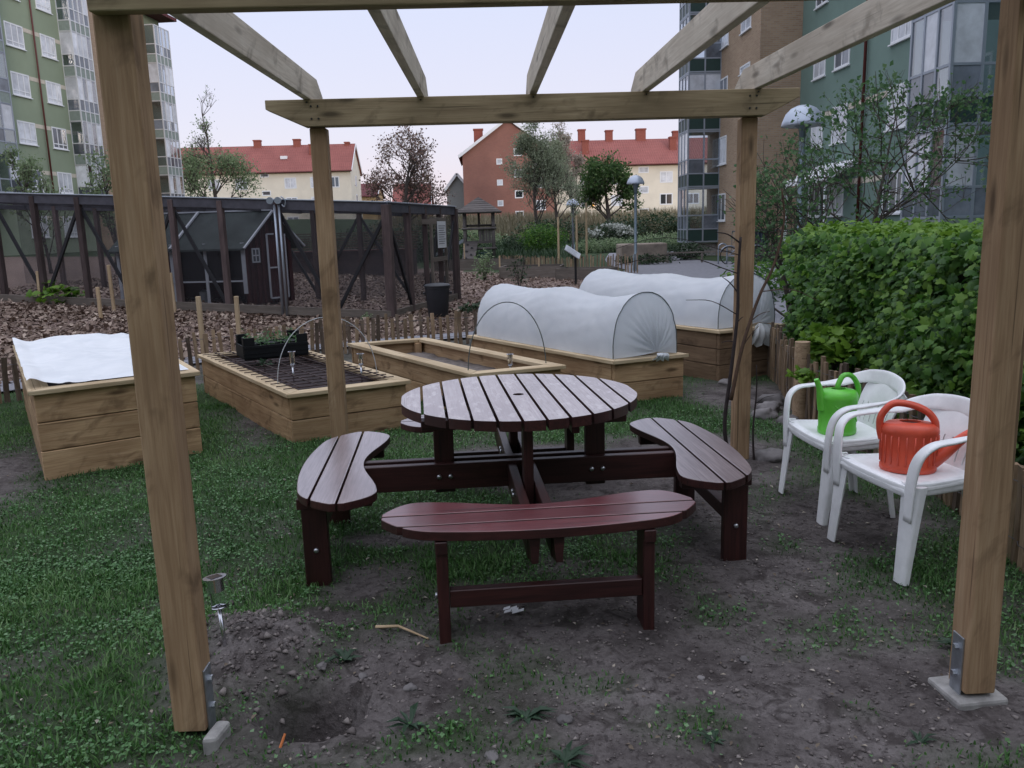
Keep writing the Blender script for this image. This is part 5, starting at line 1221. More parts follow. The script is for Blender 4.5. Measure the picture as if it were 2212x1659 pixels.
# ------------------------------------------------------------------ plastic chairs
def ribbon(mb, P, W_, T_, U_, n=8):
    """flat strip swept along P; W_ width across, T_ thickness along U_"""
    m = len(P); vs = []; k = 10
    for i, p in enumerate(P):
        d = (P[min(i+1, m-1)]-P[max(i-1, 0)]).normalized(); u = U_[i]-d*U_[i].dot(d); u.normalize(); s = d.cross(u)
        for j in range(k):
            a = 2*math.pi*j/k; ca, sa = math.cos(a), math.sin(a)
            vs.append(p+s*(W_[i]/2*math.copysign(abs(ca)**.5, ca))+u*(T_[i]/2*math.copysign(abs(sa)**.7, sa)))
    mb.add(vs, [(i*k+j, i*k+(j+1) % k, (i+1)*k+(j+1) % k, (i+1)*k+j) for i in range(m-1) for j in range(k)]+[tuple(range(k-1, -1, -1)), tuple((m-1)*k+j for j in range(k))])
def make_chair(label, loc, rotz):
    C_ = thing('plastic_chair', label, 'chair', loc, rotz, 'white plastic garden chairs'); wm = M['white']
    MC = WM[C_.name] @ Matrix.Translation((0, -.225*(1-.80), 0)) @ Matrix.Diagonal((1, .80, 1, 1))
    # seat
    nu, nv = 26, 26; top_, bot = [], []
    def outline(v):   # half width at depth v (0 front .. 1 back)
        return .262-.055*v-.02*max(0, .15-v)*6
    for i in range(nu+1):
        v = i/nu
        for j in range(nv+1):
            a = -1+2*j/nv; y = -.235+.45*v-.022*(1-v)*(1-a*a)*1.0; x = a*outline(v)
            z = .425-.018*math.cos(a*1.4)*math.sin(math.pi*min(v*1.1, 1))+.004*v
            z -= .030*max(0, (.10-v)/.10)**1.6+.020*max(0, (abs(a)-.9)/.1)**2
            top_.append((x, y, z)); bot.append((x, y+.0, z-.011))
    m_ = (nv+1); fs = [(i*m_+j, i*m_+j+1, (i+1)*m_+j+1, (i+1)*m_+j) for i in range(nu) for j in range(nv)]
    mb = MB().add(top_, fs); n0 = len(top_); mb.add(bot, [f[::-1] for f in fs])
    rim = [j for j in range(m_)]+[i*m_+nv for i in range(1, nu+1)]+[nu*m_+j for j in range(nv-1, -1, -1)]+[i*m_ for i in range(nu-1, 0, -1)]
    mb.f += [(rim[i], rim[(i+1) % len(rim)], rim[(i+1) % len(rim)]+n0, rim[i]+n0) for i in range(len(rim))]; mb.mi += [0]*len(rim)
    st = mb.build('seat', wm, C_, M=MC, smooth=True, sharp=50)
    for k in range(5):
        MB().box((-.085+.042*k-.003, -.06, .409), (-.085+.042*k+.003, .08, .4135)).build('slot_shade_bar', M['inside'], st, M=MC)  # dark bars painted as shaded slots; the seat is not cut
    # apron under the seat
    for s in (-1, 1):
        ap = MB(); ribbon(ap, [Vector((s*.245, -.20, .395)), Vector((s*.232, -.05, .392)), Vector((s*.21, .12, .392)), Vector((s*.20, .2, .395))], [.055]*4, [.010]*4, [Vector((1, 0, 0))]*4); ap.build('apron', wm, C_, M=MC, smooth=True)
    ap = MB(); ribbon(ap, crom([Vector((-.24, -.225, .39)), Vector((-.1, -.248, .392)), Vector((.1, -.248, .392)), Vector((.24, -.225, .39))], 4), [.05]*13, [.010]*13, [Vector((0, 1, 0))]*13); ap.build('apron', wm, C_, M=MC, smooth=True)
    # legs: angled channels
    def leg(xt, yt, xb, yb, wt, wb, sx, sy, zt=.42):
        mb = MB(); vs = []
        for k in range(9):
            t_ = k/8; x, y, z = xt+(xb-xt)*t_, yt+(yb-yt)*t_, zt*(1-t_); w_ = wt+(wb-wt)*t_**.7; d_ = w_*.62
            for (a, b) in ((0, 0), (.25, -.10), (.8, -.10), (1, .0), (1, .18), (.22, .12), (.12, .95), (-.04, 1.0), (-.12, .3)):
                vs.append((x-sx*a*w_+sx*w_*.2, y-sy*b*d_, z))
        k = 9; mb.add(vs, [(i*k+j, i*k+(j+1) % k, (i+1)*k+(j+1) % k, (i+1)*k+j) for i in range(8) for j in range(k)]+[tuple(range(k-1, -1, -1)), tuple(8*k+j for j in range(k))])
        return mb.build('leg', wm, C_, M=MC, smooth=True, sharp=60)
    for s in (-1, 1):
        leg(s*.262, -.215, s*.268, -.262, .098, .060, s, -1)
        leg(s*.20, .185, s*.215, .255, .085, .050, s, 1)
    # arm and top rim hoop
    half = [(.256, -.236, .27), (.260, -.234, .40), (.270, -.225, .50), (.283, -.20, .560), (.290, -.14, .596), (.288, -.04, .606), (.280, .07, .613), (.266, .165, .622), (.236, .235, .645), (.160, .282, .668), (.07, .300, .677), (0, .304, .679)]
    full = [Vector((-x, y, z)) for x, y, z in half]+[Vector(p) for p in half[-2::-1]]
    wd = [.050, .062, .060, .055, .056, .056, .056, .060, .066, .074, .08, .082]; wd = wd+wd[-2::-1]; th = [.010, .018, .022, .020, .017, .016, .016, .016, .015, .014, .014, .014]; th = th+th[-2::-1]
    up = [Vector((0, -1, .0)), Vector((0, -1, .1)), Vector((0, -1, .25)), Vector((0, -.7, .7)), Vector((0, -.25, 1)), Vector((0, 0, 1)), Vector((.15, 0, 1)), Vector((.5, -.3, .8)), Vector((.4, -.7, .5)), Vector((.15, -.9, .35)), Vector((0, -1, .3)), Vector((0, -1, .3))]
    upf = up+[Vector((-u.x, u.y, u.z)) for u in up[-2::-1]]
    def res(arr, n=5): return [arr[i]+(arr[i+1]-arr[i])*(k/n) for i in range(len(arr)-1) for k in range(n)]+[arr[-1]]
    ar = MB(); ribbon(ar, crom(full, 5), res(wd), res(th), res(upf)); ar.build('armrest_hoop', wm, C_, M=MC, smooth=True)
    # backrest panel with slots left open
    cols = [(-.150, -.1105), (-.1035, -.0695), (-.0625, -.0245), (-.0175, .0175), (.0245, .0625), (.0695, .1035), (.1105, .150)]
    def bp(x, t_):
        wtop = 1.12+.22*t_; z = .415+.254*t_-.05*(x/.15)**2*t_*t_; y = .195+.105*t_-.012*math.sin(math.pi*t_)-.10*(x*wtop)**2*(.6+t_); return Vector((x*wtop, y, z))
    pn = MB()
    def strip_(x0, x1, t0, t1, nx_=3, nt_=6):
        vs = []; k = nx_+1
        for off in (0, .010):
            for i in range(nt_+1):
                for j in range(k): p = bp(x0+(x1-x0)*j/nx_, t0+(t1-t0)*i/nt_); vs.append(p+Vector((0, off, -off*.25)))
        n_ = (nt_+1)*k; fs = [(i*k+j, i*k+j+1, (i+1)*k+j+1, (i+1)*k+j) for i in range(nt_) for j in range(nx_)]
        rim = [j for j in range(k)]+[i*k+nx_ for i in range(1, nt_+1)]+[nt_*k+j for j in range(nx_-1, -1, -1)]+[i*k for i in range(nt_-1, 0, -1)]
        pn.add(vs, fs+[tuple(q+n_ for q in f[::-1]) for f in fs]+[(rim[i], rim[(i+1) % len(rim)], rim[(i+1) % len(rim)]+n_, rim[i]+n_) for i in range(len(rim))])
    for x0, x1 in cols: strip_(x0, x1, .12, .52)
    strip_(-.150, .150, .52, 1.0, 16, 8); strip_(-.150, .150, -.02, .12, 16, 3)
    pn.build('backrest', wm, C_, M=MC, smooth=True, sharp=50)
    return C_
make_chair('white plastic armchair holding the orange watering can, nearest', (1.895, 3.46, 0.0), R(279))
make_chair('white plastic armchair holding the green watering can, farther', (1.885, 4.15, 0.0), R(272))

# ------------------------------------------------------------------ watering cans
def can(label, loc, rotz, mat, h, r, sx, sy, kind):
    T_ = thing('watering_can', label, 'watering can', loc, rotz); MT_ = WM[T_.name]
    b = MB(); prof = [(.0, 0), (r*.94, 0), (r*.98, .008), (r*.98, h*.12), (r*.95, h*.14), (r*.96, h*.5), (r*.985, h*.78), (r*1.0, h*.80), (r*1.0, h*.86), (r*.93, h*.94), (r*.80, h*.985), (r*.46, h*1.0), (r*.42, h*1.015), (r*.37, h*1.015), (r*.36, h*.97)]
    b.lathe(prof, 40, (0, 0, 0), sx, sy, cap=False); b.build('body', M[mat], T_, smooth=True, M=MT_, sharp=50)
    MB().lathe([(.0, h*.972), (r*.40, h*.975)], 24, (0, 0, 0), sx, sy, cap=False).build('filler_shade_disc', M['inside'], T_, M=MT_)  # dark disc standing in for shade inside the filler hole
    if kind == 'ribbed':
        for i in range(22):
            a = 2*math.pi*i/22; x, y = r*.965*sx*math.cos(a), r*.965*sy*math.sin(a)
            MB().tube([(x, y, h*.17), (x*1.012, y*1.012, h*.45), (x*1.02, y*1.02, h*.76)], [.0035, .0045, .0035], 6).build('rib', M[mat], T_, smooth=True, M=MT_)
        hp = [(-r*sx*.93, 0, h*.62), (-r*sx*1.02, 0, h*.86), (-r*sx*.98, 0, h*1.12), (-r*sx*.62, 0, h*1.36), (-r*sx*.05, 0, h*1.36), (r*sx*.50, 0, h*1.24), (r*sx*.80, 0, h*1.05), (r*sx*.86, 0, h*.86)]
        sp = [(r*sx*.80, 0, h*.20), (r*sx*1.15, 0, h*.38), (r*sx*1.75, 0, h*.72), (r*sx*2.25, 0, h*.92), (r*sx*2.55, 0, h*.96)]; sr = [.034, .030, .022, .017, .016]
        hw = .0155
    else:
        # embossed leaf motif
        for i in range(9):
            a = -1.7+rnd.uniform(-.8, .8); z = h*rnd.uniform(.2, .7); q = []
            for k in range(6): aa = a+.05*k; q.append((r*.97*sx*math.cos(aa), r*.97*sy*math.sin(aa), z+.012*k*(1 if i % 2 else -.4)))
            MB().tube(q, [.001, .003, .004, .004, .003, .001], 6).build('emboss', M[mat], T_, smooth=True, M=MT_)
        hp = [(-r*.05, 0, h*1.0), (-r*.02, 0, h*1.12), (r*.25, 0, h*1.30), (r*.72, 0, h*1.28), (r*1.10, 0, h*1.06), (r*1.13, 0, h*.85), (r*1.0, 0, h*.68)]
        sp = [(-r*.86, 0, h*.56), (-r*.98, 0, h*.80), (-r*1.10, 0, h*1.05), (-r*1.30, 0, h*1.26)]; sr = [.026, .022, .016, .0125]
        hw = .0125
    P = crom(hp, 6); MB().tube(P, hw, 12, True, 0, 1.35).build('handle', M[mat], T_, smooth=True, M=MT_)
    P = crom(sp, 6); m_ = len(P); rr_ = [sr[0]+0]*m_
    for i in range(m_):
        t_ = i/(m_-1)*(len(sr)-1); k = min(int(t_), len(sr)-2); rr_[i] = sr[k]+(sr[k+1]-sr[k])*(t_-k)
    MB().tube(P, rr_, 14).build('spout', M[mat], T_, smooth=True, M=MT_, sharp=60)
    return T_
can('bright green plastic watering can standing on the farther white chair', (1.80, 4.10, .416), R(10), 'green', .23, .100, 1.0, .92, 'leaf')
can('orange plastic watering can standing on the nearer white chair', (1.825, 3.42, .416), R(-22), 'orange', .215, .118, 1.0, .72, 'ribbed')

# ------------------------------------------------------------------ solar stake lamps
def solar(label, base, topp, r=.028):
    b, t_ = Vector(base), Vector(topp); d = (t_-b); L_ = d.length; x = d.normalized()
    Q = x.to_track_quat('Z', 'Y').to_matrix().to_4x4(); Mx = Matrix.Translation(b) @ Q
    S_ = thing('solar_lamp', label, 'garden lamp', base, 0, 'solar garden lamps')
    MB().tube([(0, 0, -.05), (0, 0, L_*.52)], .0075, 10).build('stake', M['steel'], S_, M=Mx, smooth=True)
    MB().lathe([(.006, L_*.50), (.012, L_*.515), (r*.95, L_*.535), (r*.95, L_*.555), (.004, L_*.60)], 18, cap=False).build('collar', M['steel'], S_, M=Mx, smooth=True)
    MB().lathe([(r*.88, L_*.55), (r*.88, L_*.80)], 20, cap=False).build('tube', M['clear'], S_, M=Mx, smooth=True)
    MB().lathe([(r*.5, L_*.78), (r*.96, L_*.79), (r*.96, L_*.97), (r*1.42, L_*.985), (r*1.42, L_*1.0), (r*.2, L_*1.003)], 22).build('cap', M['steel'], S_, M=Mx, smooth=True, sharp=40)
    MB().box((-r*.72, -r*.72, L_*1.003), (r*.72, r*.72, L_*1.008)).build('solar_cell', M['darkpane'], S_, M=Mx)
solar('steel solar stake lamp leaning beside the left front pergola post', (-.962, 2.70, .10), (-.982, 2.72, .34))
solar('small solar stake lamp standing in the bed with the steel grid', (-1.60, 6.65, .34), (-1.60, 6.65, .58), .022)
solar('small solar stake lamp at the near end of the empty bed', (.18, 6.86, .26), (.18, 6.86, .47), .022)
solar('small solar stake lamp right of the back left pergola post', (-1.03, 6.55, .36), (-1.03, 6.55, .56), .022)

# ------------------------------------------------------------------ bare rose stems on the back right post
def stem(name, label, P, r0, r1, mat, tw):
    S_ = thing(name, label, 'climber', tuple(P[0]), 0); Q = crom(P, 6); m_ = len(Q)
    MB().tube(Q, [r0+(r1-r0)*i/(m_-1) for i in range(m_)], 8).build('stem', M[mat], S_, smooth=True)
    for (f_, dx, dy, dz, rr_) in tw:
        q = Q[int(f_*(m_-1))]; e = q+Vector((dx, dy, dz)); mid = q.lerp(e, .5)+Vector((0, 0, abs(dx)*.12)); MB().tube(crom([q, mid, e], 4), [rr_, rr_*.9, rr_*.8, rr_*.8, rr_*.7, rr_*.7, rr_*.6, rr_*.5, rr_*.35], 6).build('twig', M[mat], S_, smooth=True)
stem('climbing_rose', 'bare dark thorny stem climbing left of the back right pergola post', [(1.52, 5.0, -.02), (1.47, 4.98, .25), (1.50, 4.97, .6), (1.535, 4.98, .95), (1.54, 5.0, 1.2), (1.55, 5.0, 1.42)], .014, .008, 'twig',
     [(.98, -.16, -.02, .07, .006), (.62, -.32, 0, .10, .004), (.70, -.10, 0, .10, .005), (.52, -.08, 0, .0, .004), (.80, -.75, .02, .07, .004), (.58, .04, 0, .04, .004), (.90, -.9, .0, .02, .003)])
stem('climbing_rose', 'bare brown thorny stem slanting across the back right pergola post', [(1.70, 5.02, -.02), (1.705, 5.0, .3), (1.50, 4.96, .42), (1.56, 4.95, .75), (1.66, 4.97, 1.05), (1.76, 5.0, 1.25), (1.82, 5.02, 1.5), (1.80, 5.02, 1.7)][2:], .013, .005, 'twigb',
     [(.45, .38, 0, -.08, .004), (.62, .02, 0, .10, .003), (.30, .12, 0, .06, .004), (.2, .10, 0, .13, .004)])
stem('climbing_rose', 'short dark stem rising right of the back right pergola post foot', [(1.69, 5.06, -.02), (1.675, 5.05, .2), (1.69, 5.05, .45), (1.685, 5.05, .62)], .008, .003, 'twig', [(.6, .12, 0, .05, .003)])
# ------------------------------------------------------------------ hedge
HG = thing('hedge', 'tall clipped leafy green hedge behind the chairs', 'hedge', (3.6, 6, 0))
hx0 = lambda y: 2.72+.012*(y-3)
def hedge_front(y, z): return 2.80+.22*(fbm(y, z, 1.3, 51)-.5)*2+.42*(np.clip((y-5.0)/3.2, 0, 1))+.10*np.clip(z-.9, 0, 1)
htop = lambda y: 1.38+.06*(fbm(y, y*0, 1.1, 14)-.5)*2
mb = MB(); yy = [1.6+.33*i for i in range(21)]
vs = []
for y in yy:
    a = float(hedge_front(np.array(y), np.array(.7)))+.12; vs += [(a, y, .05), (a, y, float(htop(np.array(y)))-.14), (a+1.1, y, float(htop(np.array(y)))-.14), (a+1.1, y, .05)]
n = len(yy); mb.add(vs, [(i*4+j, i*4+(j+1) % 4, (i+1)*4+(j+1) % 4, (i+1)*4+j) for i in range(n-1) for j in range(4)]+[(0,1,2,3), tuple((n-1)*4+j for j in (3,2,1,0))])
mb.build('shade_core', M['hedgecore'], HG)  # opaque core added to block light; its dark shows in leaf gaps
nf = 40000; y = rng.uniform(1.7, 8.3, nf); z = rng.uniform(.02, 1.38, nf)*1.0
keep = fbm(y, z*1.2, 3.3, 91)+rng.normal(0, .07, nf) > .36; y, z = y[keep], z[keep]; nf = len(y)
x = hedge_front(y, z)+rng.normal(0, .085, nf)+.10*(fbm(y, z, 2.6, 17)-.5)-.01; P1 = np.stack([x, y, z], 1); n1_ = np.tile([-.7, -.35, .75], (nf, 1))+rng.normal(0, .25, (nf, 3))
nt2 = 9000; y = rng.uniform(1.7, 8.3, nt2); x = hedge_front(y, y*0+1.3)+rng.uniform(-.02, 1.15, nt2); z = htop(y)+np.abs(rng.normal(0, .05, nt2))*1.0-.05; P2 = np.stack([x, y, z], 1); n2_ = np.tile([-.1, -.1, 1.0], (nt2, 1))
ne = 3500; x = rng.uniform(3.1, 4.2, ne); y = 8.3+rng.normal(0, .06, ne); z = rng.uniform(.05, 1.38, ne); P3 = np.stack([x, y, z], 1); n3_ = np.tile([-.3, .6, .4], (ne, 1))
leaves('foliage', np.concatenate([P1, P3]), .047, M['hedge'], HG, lobed=True, var=.6, normals=np.concatenate([n1_, n3_]))
leaves('top_shoots', P2, .052, M['hedgenew'], HG, lobed=True, normals=n2_)
def clump(name, label, cat, C, rad, n, size, mat, lobed=False, group=None, tilt=.8, stems=6):
    T_ = thing(name, label, cat, C, 0, group); C = np.array(C); u = rng.normal(size=(n, 3)); u /= np.linalg.norm(u, axis=1)[:, None]; r_ = rng.uniform(.45, 1.05, n)[:, None]
    lump = 1+.35*(fbm(u[:, 0]*2+7, u[:, 1]*2+u[:, 2]*2+5, 1.6, int(abs(C[0]*7)) % 97)-.5)[:, None]*2
    P = u*r_*np.array(rad)*lump+C+np.array([0, 0, rad[2]*.9]); P[:, 2] = np.maximum(P[:, 2], C[2]+.02)
    leaves('foliage', P, size, mat, T_, lobed=lobed, tilt=tilt)
    mb = MB()
    for i in range(stems):
        a = rnd.uniform(0, 6.28); e = Vector((C[0]+rad[0]*.7*math.cos(a), C[1]+rad[1]*.7*math.sin(a), C[2]+rad[2]*rnd.uniform(.9, 1.5))); b = Vector(C)
        mb.tube(crom([b+Vector((0, 0, -.05)), b.lerp(e, .5)+Vector((0, 0, rad[2]*.15)), e], 3), [max(.006, rad[2]*.02)]*3+[max(.004, rad[2]*.012)]*4, 5)
    mb.build('stems', M['bark'], T_); return T_
clump('leafy_shoots', 'bright green leafy shoots in front of the hedge by the fence', 'plant', (2.72, 6.3, .40), (.22, .40, .16), 260, .085, M['hedgenew'], True)
clump('leafy_shoots', 'low bright leafy shoots at the hedge foot between the chairs', 'plant', (2.75, 4.9, .15), (.20, .35, .20), 240, .07, M['hedgenew'], True)
clump('fence_weed', 'small green weed growing on the fence beside the thick post', 'plant', (2.32, 5.88, .36), (.10, .10, .04), 60, .05, M['hedgenew'], True)
clump('hazel_bush', 'young bright green hazel bush before the hen run', 'bush', (-8.35, 16.35, .30), (.50, .35, .26), 110, .13, M['hedgenew'], True, tilt=.6)
clump('young_shrub', 'young green shrub in the mulch left of the old beds', 'bush', (-.05, 25.6, 0), (.32, .32, .48), 330, .10, M['treeg'])
clump('young_shrub', 'thin dark young shrub in the mulch before the old beds', 'bush', (.86, 21.3, 0), (.25, .25, .50), 170, .08, M['bush'])
clump('grass_tuft', 'green tuft growing right of the dustbin', 'plant', (-.30, 15.2, 0), (.28, .25, .10), 220, .07, M['bush'])
clump('grass_tuft', 'green tuft at the foot of the hen run corner post', 'plant', (-2.15, 14.6, 0), (.10, .1, .07), 60, .05, M['treeg'])

clump('sprout', 'pale sprout poking through the steel grid near the crate', 'plant', (-2.0, 7.25, .36), (.09, .07, .04), 40, .045, M['weed'], stems=3)

# ------------------------------------------------------------------ trees
def tree(name, label, base, H_, trunk_r, crown, nleaf, lsize, mat, bark='bark', depth=4, seed=1, spread=.75, first=.22, bias=.35, sparse_top=0, aspect=.7, cat='tree', tilt=None, up=.25, group=None, tap=.45):
    """branching trunk; leaves sit round the outer twigs inside the crown ellipsoid crown=(rx,ry,z0,z1)"""
    r_ = random.Random(seed); T_ = thing(name, label, cat, base, 0, group); mb = MB(); tips = []
    b = Vector(base); rx, ry, z0, z1 = crown
    def inside(p): return ((p.x-b.x)/rx)**2+((p.y-b.y)/ry)**2+((p.z-b.z-(z0+z1)/2)/((z1-z0)/2))**2
    def grow(p, d, L_, rad, k):
        n_ = 3; pts = [p]; q = p
        for i in range(n_):
            d = (d+Vector((r_.uniform(-1, 1), r_.uniform(-1, 1), r_.uniform(-.6, 1)))*.16+Vector((0, 0, up*.12))).normalized(); q = q+d*(L_/n_); pts.append(q)
        mb.tube(pts, [rad*(1-.35*i/n_) for i in range(n_+1)], 5 if k < depth else 7, False)
        if k == 0 or inside(q) > 1.25: tips.append((p, q)); return
        if k <= 2: tips.append((p.lerp(q, .4), q))
        for i in range(r_.choice((2, 3, 3))):
            a = r_.uniform(0, 6.28); perp = d.orthogonal().normalized(); perp.rotate(Matrix.Rotation(a, 3, d)); nd = (d*(1-spread*.5)+perp*spread*r_.uniform(.5, 1.1)+Vector((0, 0, up*.5))).normalized()
            grow(pts[-1] if i else pts[-1], nd, L_*r_.uniform(.62, .85), rad*.58, k-1)
        if r_.random() < .75: grow(q, (d+Vector((0, 0, up*.3))).normalized(), L_*.8, rad*.62, k-1)
    # leader with side limbs
    p = b.copy(); d = Vector((r_.uniform(-.05, .05), r_.uniform(-.05, .05), 1)); nseg = 6; pts = [p-Vector((0, 0, .1))]
    for i in range(nseg):
        d = (d+Vector((r_.uniform(-1, 1), r_.uniform(-1, 1), 0))*.10).normalized(); p = p+d*(H_*.80/nseg); pts.append(p)
        f_ = (i+1)/nseg
        if f_ > first:
            for j in range(3 if f_ < .9 else 4):
                a = r_.uniform(0, 6.28); nd = Vector((math.cos(a)*spread, math.sin(a)*spread, r_.uniform(.15, .75)+up)).normalized(); grow(p-d*(r_.random()*H_*.1), nd, H_*.20*(1.15-tap*f_)*(rx/(H_*.36)+.3)*.75, trunk_r*(.50-.28*f_), depth-2)
    grow(p, d, H_*.13, trunk_r*.3, depth-2)
    mb.tube(pts, [trunk_r*(1.15-.85*i/nseg) for i in range(nseg+1)], 9)
    mb.build('trunk', M[bark], T_, smooth=True)
    tips_ = [(np.array(a), np.array(c)) for a, c in tips]; A = np.array([t_[0] for t_ in tips_]); E = np.array([t_[1] for t_ in tips_])
    wgt = np.ones(len(A)); zz = (E[:, 2]-base[2]-z0)/(z1-z0)
    if sparse_top: wgt = np.where(zz > .58, sparse_top, 1.0)
    i_ = rng.choice(len(A), nleaf, p=wgt/wgt.sum()); t_ = rng.uniform(.1, 1.1, nleaf)[:, None]
    P = A[i_]+(E[i_]-A[i_])*t_+rng.normal(0, lsize*bias*2.4, (nleaf, 3))
    leaves('crown', P, lsize, mat, T_, aspect=aspect, tilt=tilt)
    return T_
def gb(x, y): return (x, y, float(gz(x, y, False)))
tree('apple_tree', 'open-branched apple tree behind the hedge on the right', (4.6, 9.9, 0), 2.75, .045, (1.6, 1.2, .8, 2.9), 3600, .056, M['apple'], depth=5, seed=5, spread=.95, first=.12, bias=.32, up=.12)
tree('apple_tree', 'second smaller apple tree at the hedge end beside the lamp', (4.0, 10.6, 0), 2.2, .04, (.62, .8, .5, 2.3), 1000, .052, M['apple'], depth=4, seed=9, spread=.8, first=.1, bias=.4)
tree('whitebeam_tree', 'pale green tree with bare top behind the hen run', gb(-21.8, 70), 10.6, .18, (3.8, 3.4, .5, 11), 6500, .17, M['treeg'], depth=5, seed=8, spread=.95, first=.05, sparse_top=.06, bias=.85, tap=.92, up=.40)
tree('copper_tree', 'copper leaved tree with bare top between the far houses', gb(-7.1, 75), 8.3, .2, (3.3, 3.3, 1, 8.6), 4600, .20, M['purple'], depth=5, seed=12, spread=.85, first=.10, sparse_top=.35, bias=.6)
tree('willow_tree', 'tall airy pale green tree before the red brick gable', gb(4.7, 75), 8.6, .16, (3.6, 3.2, .3, 9.0), 13000, .15, M['birch'], depth=5, seed=21, spread=.85, first=.06, bias=.75, tap=.7, up=.38)
tree('willow_tree', 'second airy pale green tree right of the red brick gable', gb(7.0, 80), 8.6, .15, (2.8, 2.4, .5, 9), 8500, .15, M['birch'], depth=5, seed=24, spread=.8, first=.08, bias=.75, tap=.7, up=.4)
tree('blossom_tree', 'tall pinkish grey budding tree before the cream house', gb(9.4, 88), 9.8, .16, (3.0, 2.7, 1, 10), 8000, .16, M['pink'], depth=5, seed=31, spread=.55, first=.12, bias=.45, tap=.75, up=.45)
tree('maple_tree', 'dense dark green tree in front of the cream house', gb(10.6, 70), 6.2, .2, (2.3, 2.3, 1.0, 6.3), 6800, .22, M['maple'], depth=5, seed=41, spread=.8, first=.22, bias=.5)
tree('young_tree', 'young leafy tree before the sage block left of the hen run', (-12.9, 25, .5), 3.4, .05, (1.2, 1.0, .8, 3.6), 1500, .09, M['treeg'], depth=4, seed=51, spread=.55, first=.3, bias=.45, up=.5)
tree('young_tree', 'second young leafy tree beside the left front pergola post', (-11.2, 25.5, .5), 3.3, .05, (1.1, 1.0, .8, 3.6), 1400, .09, M['treeg'], depth=4, seed=54, spread=.55, first=.3, bias=.45, up=.5)
tree('staked_sapling', 'staked sapling between three tall wooden poles', (4.2, 40, 0), 3.9, .035, (.7, .7, 1.6, 4.2), 260, .10, M['birch'], depth=3, seed=61, spread=.6, first=.5, bias=.45)
for x, y, h, lb in ((3.50, 39.5, 2.05, 'leftmost tall pole around the staked sapling'), (4.35, 39.3, 2.1, 'middle tall pole around the staked sapling'), (4.95, 40.4, 2.7, 'tallest right pole around the staked sapling')):
    tag(MB().tube([(x, y, -.1), (x, y, h)], [.055, .05], 10).build('tree_stake', M['stake'], smooth=True, sharp=50), lb, 'pole', 'poles around the sapling')
# bushes in the distance
for i, (x, y, rx, ry, rz, n_, s_, mt, lb) in enumerate((
    (3.6, 52, 1.5, 1.2, .95, 4200, .12, 'hedge', 'dense rounded green hedge bush right of the play tower'),
    (1.9, 54, 1.0, .9, .65, 1500, .12, 'bush', 'small dark bush left of the rounded hedge bush'),
    (9.4, 60, 2.2, 1.6, .95, 2200, .16, 'bush', 'dark leafy bush under the white blossom'),
    (13.5, 66, 3.6, 2, 1.1, 3000, .2, 'bush', 'wide dark bush far behind the lamp post'),
    (18.2, 66, 3.6, 2, 1.1, 3000, .2, 'bush', 'wide dark bush far right behind the planter wall'),
    (7.5, 50, 2.4, 1.0, .45, 2200, .13, 'treeg', 'low green ground shrubs beyond the path'),
    (11.6, 53, 2.8, 1.2, .55, 2400, .13, 'treeg', 'low green shrubs beyond the right end of the path'),
    (-1.5, 62, 3.0, 1.5, .7, 2400, .18, 'treeg', 'low green bushes behind the play tower'),
    (5.2, 64, 3.0, 1.5, 1.0, 2400, .18, 'bush', 'low dark bushes under the airy trees'),
    (8.6, 35.5, 1.0, .8, .42, 1500, .10, 'bush', 'low dark bush in front of the brick block balconies'),
    (6.2, 32.3, 1.2, .45, .22, 1100, .09, 'bush', 'low plants at the foot of the planter wall'),
    (-13, 40, 3.0, 1.5, .9, 2600, .16, 'bush', 'dark bushes behind the hen run on the left'),
    (-4.6, 44, 4.0, 1.5, 1.0, 3000, .17, 'bush', 'dark bushes behind the hen run in the middle'),
    (4.0, 13.6, .7, 1.4, .30, 900, .09, 'bush', 'low dark plants beyond the end of the farther tunnel'),
    (6.6, 17.2, 1.6, 2.0, .45, 1500, .12, 'hedge', 'green bushes under the large dome lamp'),
    (11.8, 29.5, .9, 2.2, .55, 1500, .12, 'bush', 'green bushes along the teal block wall'))):
    clump('bush', lb, 'bush', gb(x, y), (rx, ry, rz), n_, s_, M[mt], group='bushes')
T_ = clump('blossom_bush', 'bush covered with white blossom beyond the path', 'bush', gb(8.9, 58.6), (1.7, 1.2, .8), 700, .16, M['bush'])
u = rng.normal(size=(900, 3)); u /= np.linalg.norm(u, axis=1)[:, None]; u[:, 2] = np.abs(u[:, 2]); P = u*np.array([1.75, 1.2, .8])*rng.uniform(.85, 1.05, 900)[:, None]+np.array([8.9, 58.4, float(gz(8.9, 58.4, False))+.75])
P = P[fbm(P[:, 0], P[:, 2]*2, 1.4, 3) > .45]; leaves('blossom', P, .15, M['bloom'], T_, aspect=1)
# tall dry grass bank in front of the far houses
Pb = np.stack([rng.uniform(-10, 32, 16000), rng.uniform(66, 100, 16000)], 1); Pb = np.concatenate([Pb, gz(Pb[:, 0], Pb[:, 1], False)[:, None]], 1)
tag(blades('dry_grass_bank', Pb, 1.0, .035, M['straw'], .4), 'tall pale dry grass bank below the far houses', 'grass', kind='stuff')
Pb = np.stack([rng.uniform(-14, 24, 14000), rng.uniform(41, 66, 14000)], 1); k = ~((Pb[:, 0] > 4.9) & (Pb[:, 1] < 49)); Pb = Pb[k]; Pb = np.concatenate([Pb, gz(Pb[:, 0], Pb[:, 1], False)[:, None]], 1)
tag(blades('meadow_grass', Pb, .35, .03, M['bush'], .6), 'rough green grass around the play tower', 'grass', kind='stuff')

